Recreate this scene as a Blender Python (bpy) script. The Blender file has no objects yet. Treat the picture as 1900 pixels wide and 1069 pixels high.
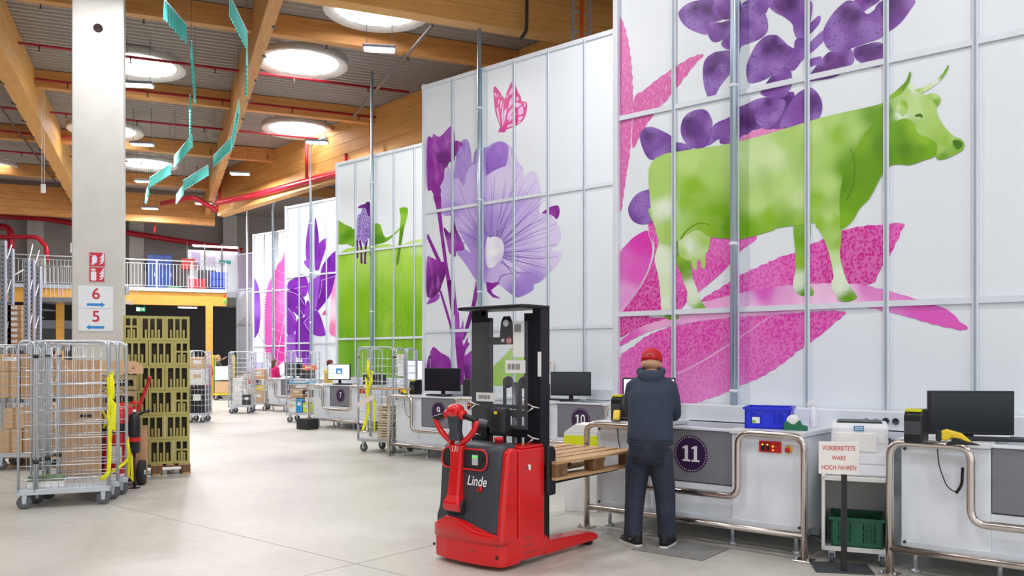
import bpy, bmesh, math, random
import numpy as np
from mathutils import Vector, Matrix
from mathutils.geometry import delaunay_2d_cdt
random.seed(7)
PI = math.pi
sc = bpy.context.scene
COL = sc.collection

# ------------------------------------------------------------------ camera, light, exposure
F, HZ, CH = 1560.0, 665.0, 1.55            # focal length in pixels of a 1900 px wide frame, horizon row, lens height
cam_d = bpy.data.cameras.new('camera'); cam = bpy.data.objects.new('camera', cam_d); COL.objects.link(cam)
cam.location = (0, 0, CH); cam.rotation_euler = (PI/2, 0, 0)
cam_d.sensor_width = 36.0; cam_d.lens = F/1900*36; cam_d.shift_y = (HZ-534.5)/1900; cam_d.clip_end = 200
sc.camera = cam
vs = sc.view_settings
vs.view_transform = 'Standard'; vs.look = 'None'; vs.gamma = 1.0; vs.use_curve_mapping = False
vs.exposure = 0.25
WORLD_STRENGTH = 1.05
SKYLIGHT_EMIT = 9.0
LAMP_EMIT = 12.0
LAMP_WATT = 75.0
w = bpy.data.worlds.new('hall_daylight'); sc.world = w; w.use_nodes = True
w.node_tree.nodes['Background'].inputs[0].default_value = (0.96, 0.98, 1.0, 1)
w.node_tree.nodes['Background'].inputs[1].default_value = WORLD_STRENGTH

# ------------------------------------------------------------------ frames of the place
A40 = math.radians(-40.0)                    # work stations and print walls stand 40 degrees turned
UX, UY = math.cos(A40), math.sin(A40)        # along a print wall
NX, NY = -math.sin(A40), math.cos(A40)       # into a print wall
AG = math.radians(22.65)                     # building grid
GX = (math.cos(AG), math.sin(AG)); GY = (-math.sin(AG), math.cos(AG))
def SC(s, c, z=0.0): return Vector((s*UX+c*NX, s*UY+c*NY, z))
def GR(p, q, z=0.0): return Vector((p*GX[0]+q*GY[0], p*GX[1]+q*GY[1], z))
def at(x, y, d): return Vector(((x-950)/F*d, d, CH-(y-HZ)/F*d))
def atz(x, y, z):
    d = F*(CH-z)/(y-HZ); return at(x, y, d)

# ------------------------------------------------------------------ materials
def lin(c):
    if isinstance(c, str): c = tuple(int(c[i:i+2], 16) for i in (0, 2, 4))
    c = [v/255 for v in c[:3]]
    return tuple(v/12.92 if v <= .04045 else ((v+.055)/1.055)**2.4 for v in c)
MATS = {}
def mat(name, col=(200,200,200), rough=.5, metal=0., emit=0., alpha=1., var=0., vscale=6., stretch=(1,1,1), bump=0., coat=0., trans=0., spec=.5):
    if name in MATS: return MATS[name]
    m = bpy.data.materials.new(name); m.use_nodes = True; nt = m.node_tree; b = nt.nodes['Principled BSDF']
    c = lin(col)
    b.inputs['Base Color'].default_value = (*c, 1); b.inputs['Roughness'].default_value = rough; b.inputs['Metallic'].default_value = metal
    b.inputs['Specular IOR Level'].default_value = spec
    if emit: b.inputs['Emission Color'].default_value = (*c, 1); b.inputs['Emission Strength'].default_value = emit
    if alpha < 1: b.inputs['Alpha'].default_value = alpha
    if coat: b.inputs['Coat Weight'].default_value = coat; b.inputs['Coat Roughness'].default_value = .1
    if trans: b.inputs['Transmission Weight'].default_value = trans
    tc = nt.nodes.new('ShaderNodeTexCoord'); mp = nt.nodes.new('ShaderNodeMapping'); nz = nt.nodes.new('ShaderNodeTexNoise')
    mp.inputs['Scale'].default_value = stretch
    nt.links.new(tc.outputs['Object'], mp.inputs[0]); nt.links.new(mp.outputs[0], nz.inputs['Vector'])
    nz.inputs['Scale'].default_value = vscale; nz.inputs['Detail'].default_value = 5
    v = var if var else .04
    rp = nt.nodes.new('ShaderNodeMapRange'); rp.inputs['From Min'].default_value = .3; rp.inputs['From Max'].default_value = .7
    rp.inputs['To Min'].default_value = 1-v; rp.inputs['To Max'].default_value = 1+v
    mx = nt.nodes.new('ShaderNodeVectorMath'); mx.operation = 'SCALE'; mx.inputs[0].default_value = c
    nt.links.new(nz.outputs['Fac'], rp.inputs['Value']); nt.links.new(rp.outputs[0], mx.inputs['Scale']); nt.links.new(mx.outputs[0], b.inputs['Base Color'])
    if bump:
        bp = nt.nodes.new('ShaderNodeBump'); bp.inputs['Strength'].default_value = bump; bp.inputs['Distance'].default_value = .01
        nt.links.new(nz.outputs['Fac'], bp.inputs['Height']); nt.links.new(bp.outputs[0], b.inputs['Normal'])
    MATS[name] = m; return m
def emat(name, col, strength):
    if name in MATS: return MATS[name]
    m = bpy.data.materials.new(name); m.use_nodes = True; nt = m.node_tree; nt.nodes.clear()
    e = nt.nodes.new('ShaderNodeEmission'); o = nt.nodes.new('ShaderNodeOutputMaterial')
    e.inputs[0].default_value = (*lin(col), 1); e.inputs[1].default_value = strength
    nt.links.new(e.outputs[0], o.inputs[0]); MATS[name] = m; return m
def wood_mat(name, col, col2, scale=(1,1,1), rough=.55):
    m = bpy.data.materials.new(name); m.use_nodes = True; nt = m.node_tree; b = nt.nodes['Principled BSDF']; b.inputs['Roughness'].default_value = rough
    tc = nt.nodes.new('ShaderNodeTexCoord'); mp = nt.nodes.new('ShaderNodeMapping'); mp.inputs['Scale'].default_value = scale
    nz = nt.nodes.new('ShaderNodeTexNoise'); nz.inputs['Scale'].default_value = 3; nz.inputs['Detail'].default_value = 8; nz.inputs['Roughness'].default_value = .65
    rp = nt.nodes.new('ShaderNodeValToRGB'); rp.color_ramp.elements[0].position = .3; rp.color_ramp.elements[1].position = .7
    rp.color_ramp.elements[0].color = (*lin(col2), 1); rp.color_ramp.elements[1].color = (*lin(col), 1)
    vo = nt.nodes.new('ShaderNodeTexVoronoi'); vo.inputs['Scale'].default_value = 1.3
    kn = nt.nodes.new('ShaderNodeMapRange'); kn.inputs['From Min'].default_value = .03; kn.inputs['From Max'].default_value = .07; kn.inputs['To Min'].default_value = .55; kn.inputs['To Max'].default_value = 1
    mx = nt.nodes.new('ShaderNodeVectorMath'); mx.operation = 'SCALE'
    L = nt.links.new
    L(tc.outputs['Object'], mp.inputs[0]); L(mp.outputs[0], nz.inputs['Vector']); L(nz.outputs['Fac'], rp.inputs[0])
    L(tc.outputs['Object'], vo.inputs['Vector']); L(vo.outputs['Distance'], kn.inputs['Value'])
    L(rp.outputs[0], mx.inputs[0]); L(kn.outputs[0], mx.inputs['Scale']); L(mx.outputs[0], b.inputs['Base Color'])
    MATS[name] = m; return m
WHITE = mat('white_laminate', (232,238,245), .35, var=.015)
PANEL = mat('print_panel_white', (234,241,247), .3, var=.01, vscale=1.5)
ALU = mat('brushed_aluminium', (226,232,240), .35, .05, var=.03)
ALUD = mat('aluminium_cap_line', (160,176,190), .4, .1)  # darker aluminium for the cap line down each mullion
STEEL = mat('polished_steel', (214,206,200), .22, 1., var=.03)
ZINC = mat('zinc_tube', (196,202,210), .32, .7, var=.06)
CHROME = mat('bright_zinc', (226,230,236), .25, .6)
GREY = mat('grey_laminate', (126,126,134), .5, var=.03)
DGREY = mat('dark_grey_plastic', (62,66,72), .5)
BLACK = mat('black_plastic', (20,21,24), .4)
SCREEN = mat('dark_screen_glass', (26,32,42), .12)
RUBBER = mat('caster_rubber', (92,96,102), .6)
DRUB = mat('black_rubber', (28,28,30), .7)
RED = mat('red_pipe_paint', (176,24,44), .4)
CARD = mat('cardboard', (196,156,118), .8, var=.06, vscale=3, stretch=(1,1,6))
CARD2 = mat('cardboard_light', (214,178,138), .8, var=.05)
YEL = mat('yellow_webbing', (238,236,20), .6, var=.08, vscale=30)
CONC = mat('concrete', (208,206,200), .8, var=.05, vscale=2.5)
CONCD = mat('concrete_wall', (176,170,164), .85, var=.06, vscale=1.2)
PAPER = mat('white_paper', (238,238,236), .7)
CABLE = mat('black_cable', (24,24,26), .5)
GLULAM = wood_mat('glulam_timber', (222,164,96), (196,128,64), (.5,6,6))
GLULAM2 = wood_mat('glulam_timber_pale', (236,180,104), (214,148,74), (.5,6,6))
PALLETW = wood_mat('pallet_wood', (216,180,134), (180,136,92), (6,1,6))
PALLETD = wood_mat('pallet_block_wood', (150,112,74), (96,66,40), (6,6,2))

# ------------------------------------------------------------------ mesh building
BUILT = []
class MB:
    def __init__(s): s.v = []; s.f = []; s.sm = []
    def add(s, vs, fs, smooth=False, M=None):
        o = len(s.v)
        for p in vs:
            p = Vector(p)
            if M is not None: p = M @ p
            s.v.append(tuple(p))
        for f in fs: s.f.append([i+o for i in f]); s.sm.append(smooth)
        return s
    def box(s, c, d, rz=0., M=None):
        x, y, z = d[0]/2, d[1]/2, d[2]/2
        vs = [Vector(p) for p in ((-x,-y,-z),(x,-y,-z),(x,y,-z),(-x,y,-z),(-x,-y,z),(x,-y,z),(x,y,z),(-x,y,z))]
        R = Matrix.Rotation(rz, 3, 'Z')
        vs = [R @ p + Vector(c) for p in vs]
        return s.add(vs, [(3,2,1,0),(4,5,6,7),(0,1,5,4),(1,2,6,5),(2,3,7,6),(3,0,4,7)], False, M)
    def box2(s, a, b, M=None):
        return s.box([(a[i]+b[i])/2 for i in range(3)], [abs(b[i]-a[i]) for i in range(3)], 0, M)
    def prism(s, poly, axis, a, b, smooth=False, M=None):
        """poly: 2D outline; axis 'x','y' or 'z'; extruded from a to b"""
        def P(u, v, t): return {'x': (t, u, v), 'y': (u, t, v), 'z': (u, v, t)}[axis]
        n = len(poly)
        vs = [P(u, v, a) for u, v in poly]+[P(u, v, b) for u, v in poly]
        fs = [list(range(n)), list(range(2*n-1, n-1, -1))]
        fs += [[i, i+n, (i+1) % n+n, (i+1) % n] for i in range(n)]
        return s.add(vs, fs, smooth, M)
    def loft(s, rings, cap=True, smooth=True, M=None):
        n = len(rings[0]); vs = [p for r in rings for p in r]; fs = []
        for k in range(len(rings)-1):
            for i in range(n):
                j = (i+1) % n; fs.append([k*n+i, k*n+j, (k+1)*n+j, (k+1)*n+i])
        if cap: fs += [list(range(n-1, -1, -1)), list(range((len(rings)-1)*n, len(rings)*n))]
        return s.add(vs, fs, smooth, M)
    def tube(s, pts, r, n=8, closed=False, M=None, rb=None, fillet=0., seg=5):
        pts = [Vector(p) for p in pts]
        if fillet: pts = round_path(pts, fillet, seg, closed)
        rings = []; N = len(pts); nrm = None
        if isinstance(r, (list, tuple)) and len(r) != N: r = list(np.interp(np.linspace(0, 1, N), np.linspace(0, 1, len(r)), r))
        for i, p in enumerate(pts):
            if closed: t = (pts[(i+1) % N]-pts[i-1])
            else: t = pts[min(i+1, N-1)]-pts[max(i-1, 0)]
            if t.length < 1e-9: t = Vector((0,0,1))
            t.normalize()
            if nrm is None:
                a = Vector((0,0,1)) if abs(t.z) < .9 else Vector((1,0,0)); nrm = t.cross(a).normalized()
            else:
                nrm = (nrm-t*nrm.dot(t))
                nrm = nrm.normalized() if nrm.length > 1e-6 else t.orthogonal().normalized()
            bn = t.cross(nrm)
            rr = r[i] if isinstance(r, (list, tuple)) else r
            r2 = rb if rb else rr
            rings.append([p+nrm*math.cos(2*PI*k/n)*rr+bn*math.sin(2*PI*k/n)*r2 for k in range(n)])
        if closed:
            vs = [p for q in rings for p in q]; fs = []
            for k in range(N):
                kk = (k+1) % N
                for i in range(n):
                    j = (i+1) % n; fs.append([k*n+i, k*n+j, kk*n+j, kk*n+i])
            return s.add(vs, fs, True, M)
        return s.loft(rings, True, True, M)
    def lathe(s, prof, n=16, c=(0,0,0), axis='z', smooth=True, M=None, cap=True):
        rings = []
        for r, h in prof:
            ring = []
            for k in range(n):
                a = 2*PI*k/n; u, v = r*math.cos(a), r*math.sin(a)
                p = {'z': (u, v, h), 'x': (h, u, v), 'y': (u, h, v)}[axis]
                ring.append((p[0]+c[0], p[1]+c[1], p[2]+c[2]))
            rings.append(ring)
        return s.loft(rings, cap, smooth, M)
    def build(s, name, m, parent=None, bevel=0., sub=0, label=None, loc=None, rz=None, seg=2, thick=0.):
        me = bpy.data.meshes.new(name); me.from_pydata(s.v, [], s.f)
        me.polygons.foreach_set('use_smooth', s.sm); me.update()
        bm = bmesh.new(); bm.from_mesh(me); bmesh.ops.recalc_face_normals(bm, faces=bm.faces); bm.to_mesh(me); bm.free()
        me.materials.append(m); o = bpy.data.objects.new(name, me); COL.objects.link(o)
        BUILT.append(o)
        if parent: o.parent = parent
        if thick: t = o.modifiers.new('thick', 'SOLIDIFY'); t.thickness = thick
        if bevel:
            b = o.modifiers.new('bevel', 'BEVEL'); b.width = bevel; b.segments = seg; b.limit_method = 'ANGLE'; b.angle_limit = .7
        if sub: d = o.modifiers.new('sub', 'SUBSURF'); d.levels = sub; d.render_levels = sub
        if label: o['label'] = label
        if loc is not None: o.location = loc
        if rz is not None: o.rotation_euler = (0, 0, rz)
        return o
def round_path(pts, fr, seg=5, closed=False):
    out = []; N = len(pts)
    for i, p in enumerate(pts):
        if not closed and i in (0, N-1): out.append(p); continue
        a = pts[i-1]-p; b = pts[(i+1) % N]-p
        f = min(fr, a.length*.49, b.length*.49); a.normalize(); b.normalize()
        if a.cross(b).length < 1e-4: out.append(p); continue
        p0 = p+a*f; p2 = p+b*f
        for k in range(seg+1):
            t = k/seg; out.append(p0*(1-t)**2+p*2*t*(1-t)+p2*t*t)
    return out
def thing(name, label, cat, loc=(0,0,0), rz=0., group=None, kind=None):
    o = bpy.data.objects.new(name, None); COL.objects.link(o); o.empty_display_size = .1
    o.location = loc; o.rotation_euler = (0, 0, rz); return tag(o, label, cat, group, kind)
def tag(o, label=None, cat=None, group=None, kind=None):
    if label: o['label'] = label
    if cat: o['category'] = cat
    if group: o['group'] = group
    if kind: o['kind'] = kind
    return o
def dup(o, parent=None, loc=None, rz=None, label=None, group=None):
    c = o.copy(); COL.objects.link(c)
    if parent: c.parent = parent
    for ch in list(o.children): dup(ch, c)
    if loc is not None: c.location = loc
    if rz is not None: c.rotation_euler = (0, 0, rz)
    if label: c['label'] = label
    if group: c['group'] = group
    return c
def text(body, size, m, parent, loc, rot=(PI/2,0,0), name='lettering', align='CENTER', sx=1., ext=.0006, bold=0., shear=0.):
    cu = bpy.data.curves.new(name, 'FONT'); cu.body = body; cu.size = size; cu.align_x = align; cu.align_y = 'CENTER'; cu.extrude = ext; cu.offset = bold; cu.shear = shear
    t = bpy.data.objects.new(name, cu); COL.objects.link(t)
    bpy.context.view_layer.update()
    me = bpy.data.meshes.new_from_object(t.evaluated_get(bpy.context.evaluated_depsgraph_get()))
    bpy.data.objects.remove(t); me.name = name; me.materials.clear(); me.materials.append(m)
    o = bpy.data.objects.new(name, me); COL.objects.link(o); o.parent = parent; o.location = loc; o.rotation_euler = rot; o.scale = (sx, 1, 1)
    return o
def rrect(w, h, r, n=4, cx=0., cy=0.):
    out = []
    for (sx, sy, a0) in ((1,1,0),(-1,1,PI/2),(-1,-1,PI),(1,-1,1.5*PI)):
        for k in range(n+1):
            a = a0+PI/2*k/n; out.append((cx+sx*(w/2-r)+r*math.cos(a), cy+sy*(h/2-r)+r*math.sin(a)))
    return out
def crom(pts, n=4, closed=True):
    out = []; N = len(pts)
    for i in range(N):
        p0, p1, p2, p3 = (np.array(pts[(i+k-1) % N], float) for k in range(4))
        for k in range(n):
            t = k/n
            out.append(tuple(.5*((2*p1)+(-p0+p2)*t+(2*p0-5*p1+4*p2-p3)*t*t+(-p0+3*p1-3*p2+p3)*t**3)))
    return out

# ================================================================== FLOOR
def floor_mat():
    m = bpy.data.materials.new('polished_screed'); m.use_nodes = True; nt = m.node_tree; b = nt.nodes['Principled BSDF']; L = nt.links.new
    tc = nt.nodes.new('ShaderNodeTexCoord'); n1 = nt.nodes.new('ShaderNodeTexNoise'); n2 = nt.nodes.new('ShaderNodeTexNoise')
    n1.inputs['Scale'].default_value = .7; n1.inputs['Detail'].default_value = 6; n2.inputs['Scale'].default_value = 9; n2.inputs['Detail'].default_value = 5
    ad = nt.nodes.new('ShaderNodeMath'); ad.operation = 'MULTIPLY_ADD'; ad.inputs[1].default_value = .35
    L(tc.outputs['Object'], n1.inputs['Vector']); L(tc.outputs['Object'], n2.inputs['Vector']); L(n2.outputs['Fac'], ad.inputs[0]); L(n1.outputs['Fac'], ad.inputs[2])
    r = nt.nodes.new('ShaderNodeValToRGB'); r.color_ramp.elements[0].position = .42; r.color_ramp.elements[1].position = .92
    r.color_ramp.elements[0].color = (*lin((178,175,166)), 1); r.color_ramp.elements[1].color = (*lin((208,206,198)), 1)
    L(ad.outputs[0], r.inputs[0]); L(r.outputs[0], b.inputs['Base Color'])
    rr = nt.nodes.new('ShaderNodeMapRange'); rr.inputs['To Min'].default_value = .28; rr.inputs['To Max'].default_value = .5
    L(n1.outputs['Fac'], rr.inputs['Value']); L(rr.outputs[0], b.inputs['Roughness'])
    return m
FLOORM = floor_mat()
fl = MB().box((-4,17,-.13), (50,66,.2)).build('floor', mat('floor_joint_filler', (96,92,88), .9))
tag(fl, 'light grey polished concrete hall floor', 'floor', kind='structure')
js = [-32.0,-26.35,-20.7,-15.05,-10.6,-4.98,.67,6.3]; jc = [-6,-1.2,4.1,9.4,14.7,20.0,25.3,30.6,36,42]
for i in range(len(js)-1):
    for j in range(len(jc)-1):
        MB().box2((js[i]+.004,jc[j]+.004,-.06), (js[i+1]-.004,jc[j+1]-.004,0)).build('slab', FLOORM, fl, rz=A40)

# ================================================================== ROOF
Z_DECK = 8.2
def corrugated():
    mb = MB(); pitch = .2; q0, q1 = -8.0, 46.0; p0, p1 = -34.0, 22.0
    prof = []; q = q0
    while q < q1:
        prof += [(q, 0), (q+.07, 0), (q+.1, .06), (q+.17, .06)]; q += pitch
    n = len(prof); vs = []
    for p in (p0, p1):
        for q, h in prof: vs.append(GR(p, q, Z_DECK+h))
    mb.add(vs, [(i, i+1, n+i+1, n+i) for i in range(n-1)])
    return mb
ce = corrugated().build('ceiling', mat('trapezoid_deck', (164,154,146), .55, .1, var=.03)); tag(ce, 'grey corrugated metal roof deck', 'ceiling', kind='structure')
def gbeam(name, label, a, b, wid, z0, z1, m, cat='beam', group=None):
    a, b = Vector(a), Vector(b); L = (b-a).length; ang = math.atan2(b.y-a.y, b.x-a.x)
    t = thing(name, label, cat, ((a.x+b.x)/2, (a.y+b.y)/2, z0), ang, group, 'structure')
    nl = max(1, round((z1-z0)/.3)); h = (z1-z0)/nl
    for i in range(nl): MB().box((0,0,h*(i+.5)), (L, wid, h-.004)).build('lamella', m, t, bevel=.006, seg=1)
    return t
q_pur = [11.3,16.75,22.1,27.6,33.0]
B1 = lambda Y: 1.84-.417*Y
for i, q in enumerate(q_pur):
    gbeam('trim_purlin', ['timber purlin nearest the lens','timber purlin crossing above the concrete column','timber purlin above the second row of lamps','timber purlin above the far lamps','timber purlin over the mezzanine'][i],
          GR(-26, q), GR(14, q), .2, 7.78, 8.19, GLULAM, group='roof purlins')
# two deep main girders run away from the lens, one cross girder and one diagonal girder
gbeam('trim_girder', 'deep glulam girder running back past the teal fabric strips', (B1(-6),-6), (B1(34.2),34.2), .22, 7.3, 8.2, GLULAM)
gbeam('trim_girder', 'deep glulam girder running back to the left of the concrete column', (-3.1-.417*2,2), (-3.1-.417*33,33), .36, 7.25, 8.2, GLULAM2)
gbeam('trim_girder', 'wide pale glulam cross girder above the butterfly wall', GR(1.2,13.7), GR(14,13.7), .3, 7.3, 8.2, GLULAM2)
gbeam('trim_girder', 'diagonal glulam girder rising behind the print walls', (-10.4,30.1), (7.0,10.7), .3, 6.62, 8.2, GLULAM2)
gbeam('trim_girder', 'glulam girder across the far end above the mezzanine', GR(-26,36), GR(2.0,36), .3, 6.9, 8.0, GLULAM)
# bolted plates below the girder edge
for g, (xo, wv) in enumerate(((1.96,.03), (-3.30,.03))):
    t = thing('trim_plate_row', ['row of dark bolt plates under the middle girder','row of dark bolt plates under the left girder'][g], 'bolt plates', (0,0,0), 0, None, 'structure')
    for k in range(18):
        Y = 9+k*1.4; MB().box((xo-.417*Y, Y, 7.30 if g == 0 else 7.25), (.05,.12,.03)).build('bolt_plate', DGREY, t)

# skylights
def skylight(name, c, label, D=2.0):
    t = thing(name, label, 'skylight', (c[0], c[1], Z_DECK), AG, 'round roof skylights')
    R = D/2
    MB().lathe([(R,-.16),(R,-.02),(R*.86,-.02),(R*.80,-.1),(R*.80,-.12),(R*.97,-.18),(R,-.16)], 48, cap=False).build('collar', mat('skylight_collar_white', (226,222,218), .5), t)
    MB().lathe([(R*.87,-.03),(R*.7,-.028),(R*.3,-.024),(.001,-.02)], 40, cap=False).build('glazing', emat('daylight_dome', (255,255,255), SKYLIGHT_EMIT), t)
    mb = MB()
    for k in range(-5, 6):
        u = k*R*.15; h = math.sqrt(max(0,(R*.8)**2-u*u))
        mb.tube([(u,-h,-.11),(u,h,-.11)], .006, 4); mb.tube([(-h,u,-.115),(h,u,-.115)], .006, 4)
    mb.build('safety_net', mat('net_wire', (190,186,182), .6), t)
    return t
def sky(x, y): p = atz(x, y, Z_DECK-.1); return (p.x, p.y)
for x, y, l in ((700,16,'largest round skylight, cut by the pale cross girder'), (560,115,'round skylight right of the middle girder, with netting'),
                (553,239,'round skylight low behind the curved tube of the print wall'), (256,120,'round skylight just right of the column, upper one'),
                (196,241,'round skylight mostly hidden behind the concrete column'), (271,303,'round skylight above the teal strips, lowest beside the column'),
                (-26,306,'round skylight cut by the left picture edge')):
    skylight('skylight', sky(x, y), l)

# hanging LED lamps
def lamp(name, x, y, label, w=.6, z=7.2, pos=None):
    p = Vector((*pos, z)) if pos else atz(x, y, z)
    t = thing(name, label, 'lamp', (p.x, p.y, z), AG-.25, 'hanging LED hall lamps')
    MB().box((0,0,.05), (w,.26,.06)).build('housing', mat('lamp_housing_grey', (150,156,170), .4, .4), t, bevel=.015)
    MB().box((0,0,.008), (w*.9,.2,.02)).build('diffuser', emat('led_white', (255,252,255), LAMP_EMIT), t, bevel=.005, seg=1)
    for sx in (-.38,.38): MB().tube([(w*sx,0,.08),(w*sx,0,Z_DECK-z)], .006, 5).build('suspension_wire', mat('wire_steel',(120,120,120),.4,.7), t)
    ld = bpy.data.lights.new('lamp_light', 'AREA'); ld.energy = LAMP_WATT*(1 if p.y < 16 else 1.6 if p.y < 25 else 3); ld.shape = 'RECTANGLE'; ld.size = w*.9; ld.size_y = .2; ld.color = (1,.985,1)
    lo = bpy.data.objects.new('lamp_light', ld); COL.objects.link(lo); lo.parent = t; lo.location = (0,0,-.02)
    return t
for x, y, l in ((704,94,'nearest hanging lamp, below the largest skylight'), (588,266,'hanging lamp beside the low skylight right of the girder'),
                (445,324,'hanging lamp right of the foot of the middle girder'), (257,160,'hanging lamp half hidden by the column top'),
                (264,270,'hanging lamp right of the column, second down'), (268,338,'small hanging lamp behind the teal strips, left'),
                (278,388,'lowest hanging lamp above the mezzanine, left one'), (377,379,'lowest hanging lamp above the mezzanine, right one')):
    lamp('ceiling_lamp', x, y, l)
# unseen lamps above the frame, added for their light as if the rows went on
for i, (X, Y) in enumerate(((-5.5,12.0),(-5.2,6.5),(-1.2,7.2),(-1.6,2.6),(3.0,3.2),(-6.5,1.5),(-10.5,7.5),(-10.5,13.0),(2.6,-1.2),(6.5,1.2),(-3.0,-2.5),(.6,10.0))):
    t = lamp('ceiling_lamp', 0, 0, 'unseen LED hall lamp added to light the open floor in front', .9, pos=(X, Y)); t['group'] = 'unseen added lamps above the frame'

# sprinkler pipes, conduits
def pipe(name, label, pts, r, m=RED, cat='pipe', group=None, fillet=.15, n=8):
    o = MB().tube(pts, r, n, fillet=fillet).build(name, m); return tag(o, label, cat, group)
for i, q in enumerate((13.9,17.2,19.6,22.0,24.8,27.4,30.0)):
    t = pipe('sprinkler_pipe', 'thin red sprinkler pipe under the deck, %s from the lens' % ['first','second','third','fourth','fifth','sixth','seventh'][i],
         [GR(-24,q,7.95), GR(5.5 if i < 5 else -1, q, 7.95)], .03, group='thin red sprinkler pipes', n=6)
    for k in range(12):
        p = -12.5+k*1.7+.3*(i % 2)
        MB().lathe([(.03,-.0),(.015,-.05),(.012,-.1),(.035,-.105),(.035,-.115)], 6, GR(p,q,7.94)).build('sprinkler_head', mat('brass_head',(120,100,80),.4,.6), t)
pipe('conduit', 'dark conduit crossing the deck behind the teal strips', [GR(-3.9+.0,13,7.72), GR(-3.4,34,7.72)], .025, mat('dark_conduit',(96,78,74),.5), 'conduit')
pipe('conduit', 'thin grey conduit running diagonally to the print walls', [atz(802,48,7.73), atz(655,217,7.73)], .03, mat('grey_conduit',(120,108,104),.5), 'conduit')
RP = mat('red_main_pipe', (196,26,48), .35)
pipe('fire_main', 'thick red fire main along the diagonal girder', [at(404,376,28.6), at(470,363,27.6), at(627,321,23.6), at(700,300,21.9)], .1, RP, 'pipe')
pipe('fire_main', 'thick red fire main above the left end of the mezzanine', [at(-60,318,31), at(60,326,32), at(310,347,34)], .11, RP, 'pipe')
pipe('fire_main', 'red fire main across the back wall above the lockers', [at(-60,398,34.3), at(80,405,35.2), at(230,431,36.5), at(450,465,38)], .12, RP, 'pipe')
pipe('fire_main', 'red riser pipe with elbow at the left edge', [at(-10,420,33), at(20,422,33), at(20,560,33)], .13, RP, 'pipe', fillet=.3)
pipe('fire_main', 'red pipe bending down to the stair landing', [at(-40,440,31), at(70,440,31), at(80,452,31), at(86,458,31), at(87,486,31)], .08, RP, 'pipe', fillet=.2)
pipe('fire_main', 'red drop pipe beside the foot of the girder', [at(403,380,30), at(405,392,30), at(360,366,30), at(300,378,31)], .09, RP, 'pipe', fillet=.2)
for x, y0, y1, d in ((287,398,432,33.5),(642,285,320,23.2),(407,340,380,29.0),(689,224,286,22.0),(569,265,330,24.6)):
    pipe('pipe_drop', 'red vertical pipe drop below the deck at column %d of the roof bay' % x if False else {287:'red pipe drop above the blue lockers',642:'red pipe drop in front of the diagonal girder, middle',407:'red pipe drop near the girder foot',689:'red pipe drop nearest the apple wall',569:'red pipe drop behind the low skylight'}[x], [at(x,y0,d), at(x,y1,d)], .05, RED, 'pipe')

# ================================================================== FAR WALLS, MEZZANINE
bw = MB().box2((-32,41,-.1), (6,41.3,8.6)).build('wall_back', CONCD, rz=AG); tag(bw, 'grey concrete back wall behind the mezzanine', 'wall', kind='structure')
lw = MB().box2((-26.3,-8,-.1), (-26,41,8.6)).build('wall_left', CONCD, rz=AG); tag(lw, 'grey concrete side wall of the hall', 'wall', kind='structure')
for i, p in enumerate((-5.2,-1.3,2.6)):
    o = MB().box2((p,40.4,0), (p+.6,41,8.1)).build('trim_pilaster', CONC, rz=AG, bevel=.02); tag(o, ['concrete pilaster left of the column','concrete pilaster left of the blue lockers','concrete pilaster near the glazed shaft'][i], 'pilaster', kind='structure')
mz = thing('mezzanine', 'timber mezzanine with galvanised railing and yellow fascia beam', 'mezzanine', (0,0,0), AG, None, 'structure')
YW = wood_mat('yellow_timber', (240,182,84), (222,156,56), (.5,6,6))
MB().box2((-9.0,35.2,3.86), (2.4,41,4.2)).build('deck', mat('mezzanine_deck',(150,140,126),.7), mz)
MB().box2((-5.4,35.0,3.6), (2.4,35.2,4.12)).build('fascia_beam', YW, mz, bevel=.01)
MB().box2((-9.0,34.6,3.6), (-5.4,34.8,4.12)).build('fascia_beam', YW, mz, bevel=.01)
MB().box2((-9.0,34.9,4.12), (2.4,35.25,4.26)).build('edge_channel', ZINC, mz)
for p in (-3.55,1.6,-8.2):
    MB().box2((p,34.75,0), (p+.26,34.99,3.6)).build('post', YW, mz, bevel=.01)
MB().tube([(-9.0,35.05,5.32),(2.4,35.05,5.32)], .025, 6).build('handrail', CHROME, mz)
MB().tube([(-9.0,35.05,5.18),(2.4,35.05,5.18)], .012, 6).tube([(-9.0,35.05,4.34),(2.4,35.05,4.34)], .012, 6).build('rail', CHROME, mz)
for k in range(10): MB().box2((-9.0+k*1.26,35.03,4.2), (-8.95+k*1.26,35.07,5.3)).build('railing_post', CHROME, mz)
mb = MB()
for k in range(92): mb.box2((-9.0+k*.124,35.043,4.34), (-8.985+k*.124,35.057,5.18))
tag(mb.build('baluster', CHROME, mz), kind='stuff')
# dark room under the mezzanine
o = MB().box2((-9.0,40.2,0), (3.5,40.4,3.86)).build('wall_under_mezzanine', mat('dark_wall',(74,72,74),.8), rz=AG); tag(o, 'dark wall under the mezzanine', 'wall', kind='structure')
dr = thing('door_1', 'grey framed opening under the mezzanine, left of the column', 'door', GR(-3.9,40.1), AG, None, 'structure')
MB().box2((-1.1,-.05,0), (-.95,.05,2.8)).box2((.95,-.05,0), (1.1,.05,2.8)).box2((-1.1,-.05,2.8), (1.1,.05,3.15)).build('frame', mat('pale_frame',(206,210,224),.5), dr)
MB().box2((-.95,-.02,0), (.95,.02,2.8)).build('leaf', mat('grey_door',(120,122,126),.6), dr)
lk = thing('locker', 'tall blue metal lockers on the mezzanine', 'locker', GR(-.06,39.6,4.2), AG)
BLUE = mat('locker_blue',(24,92,196),.4)
MB().box2((-.5,0,0), (.5,.5,1.85)).build('body', BLUE, lk)
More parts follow.
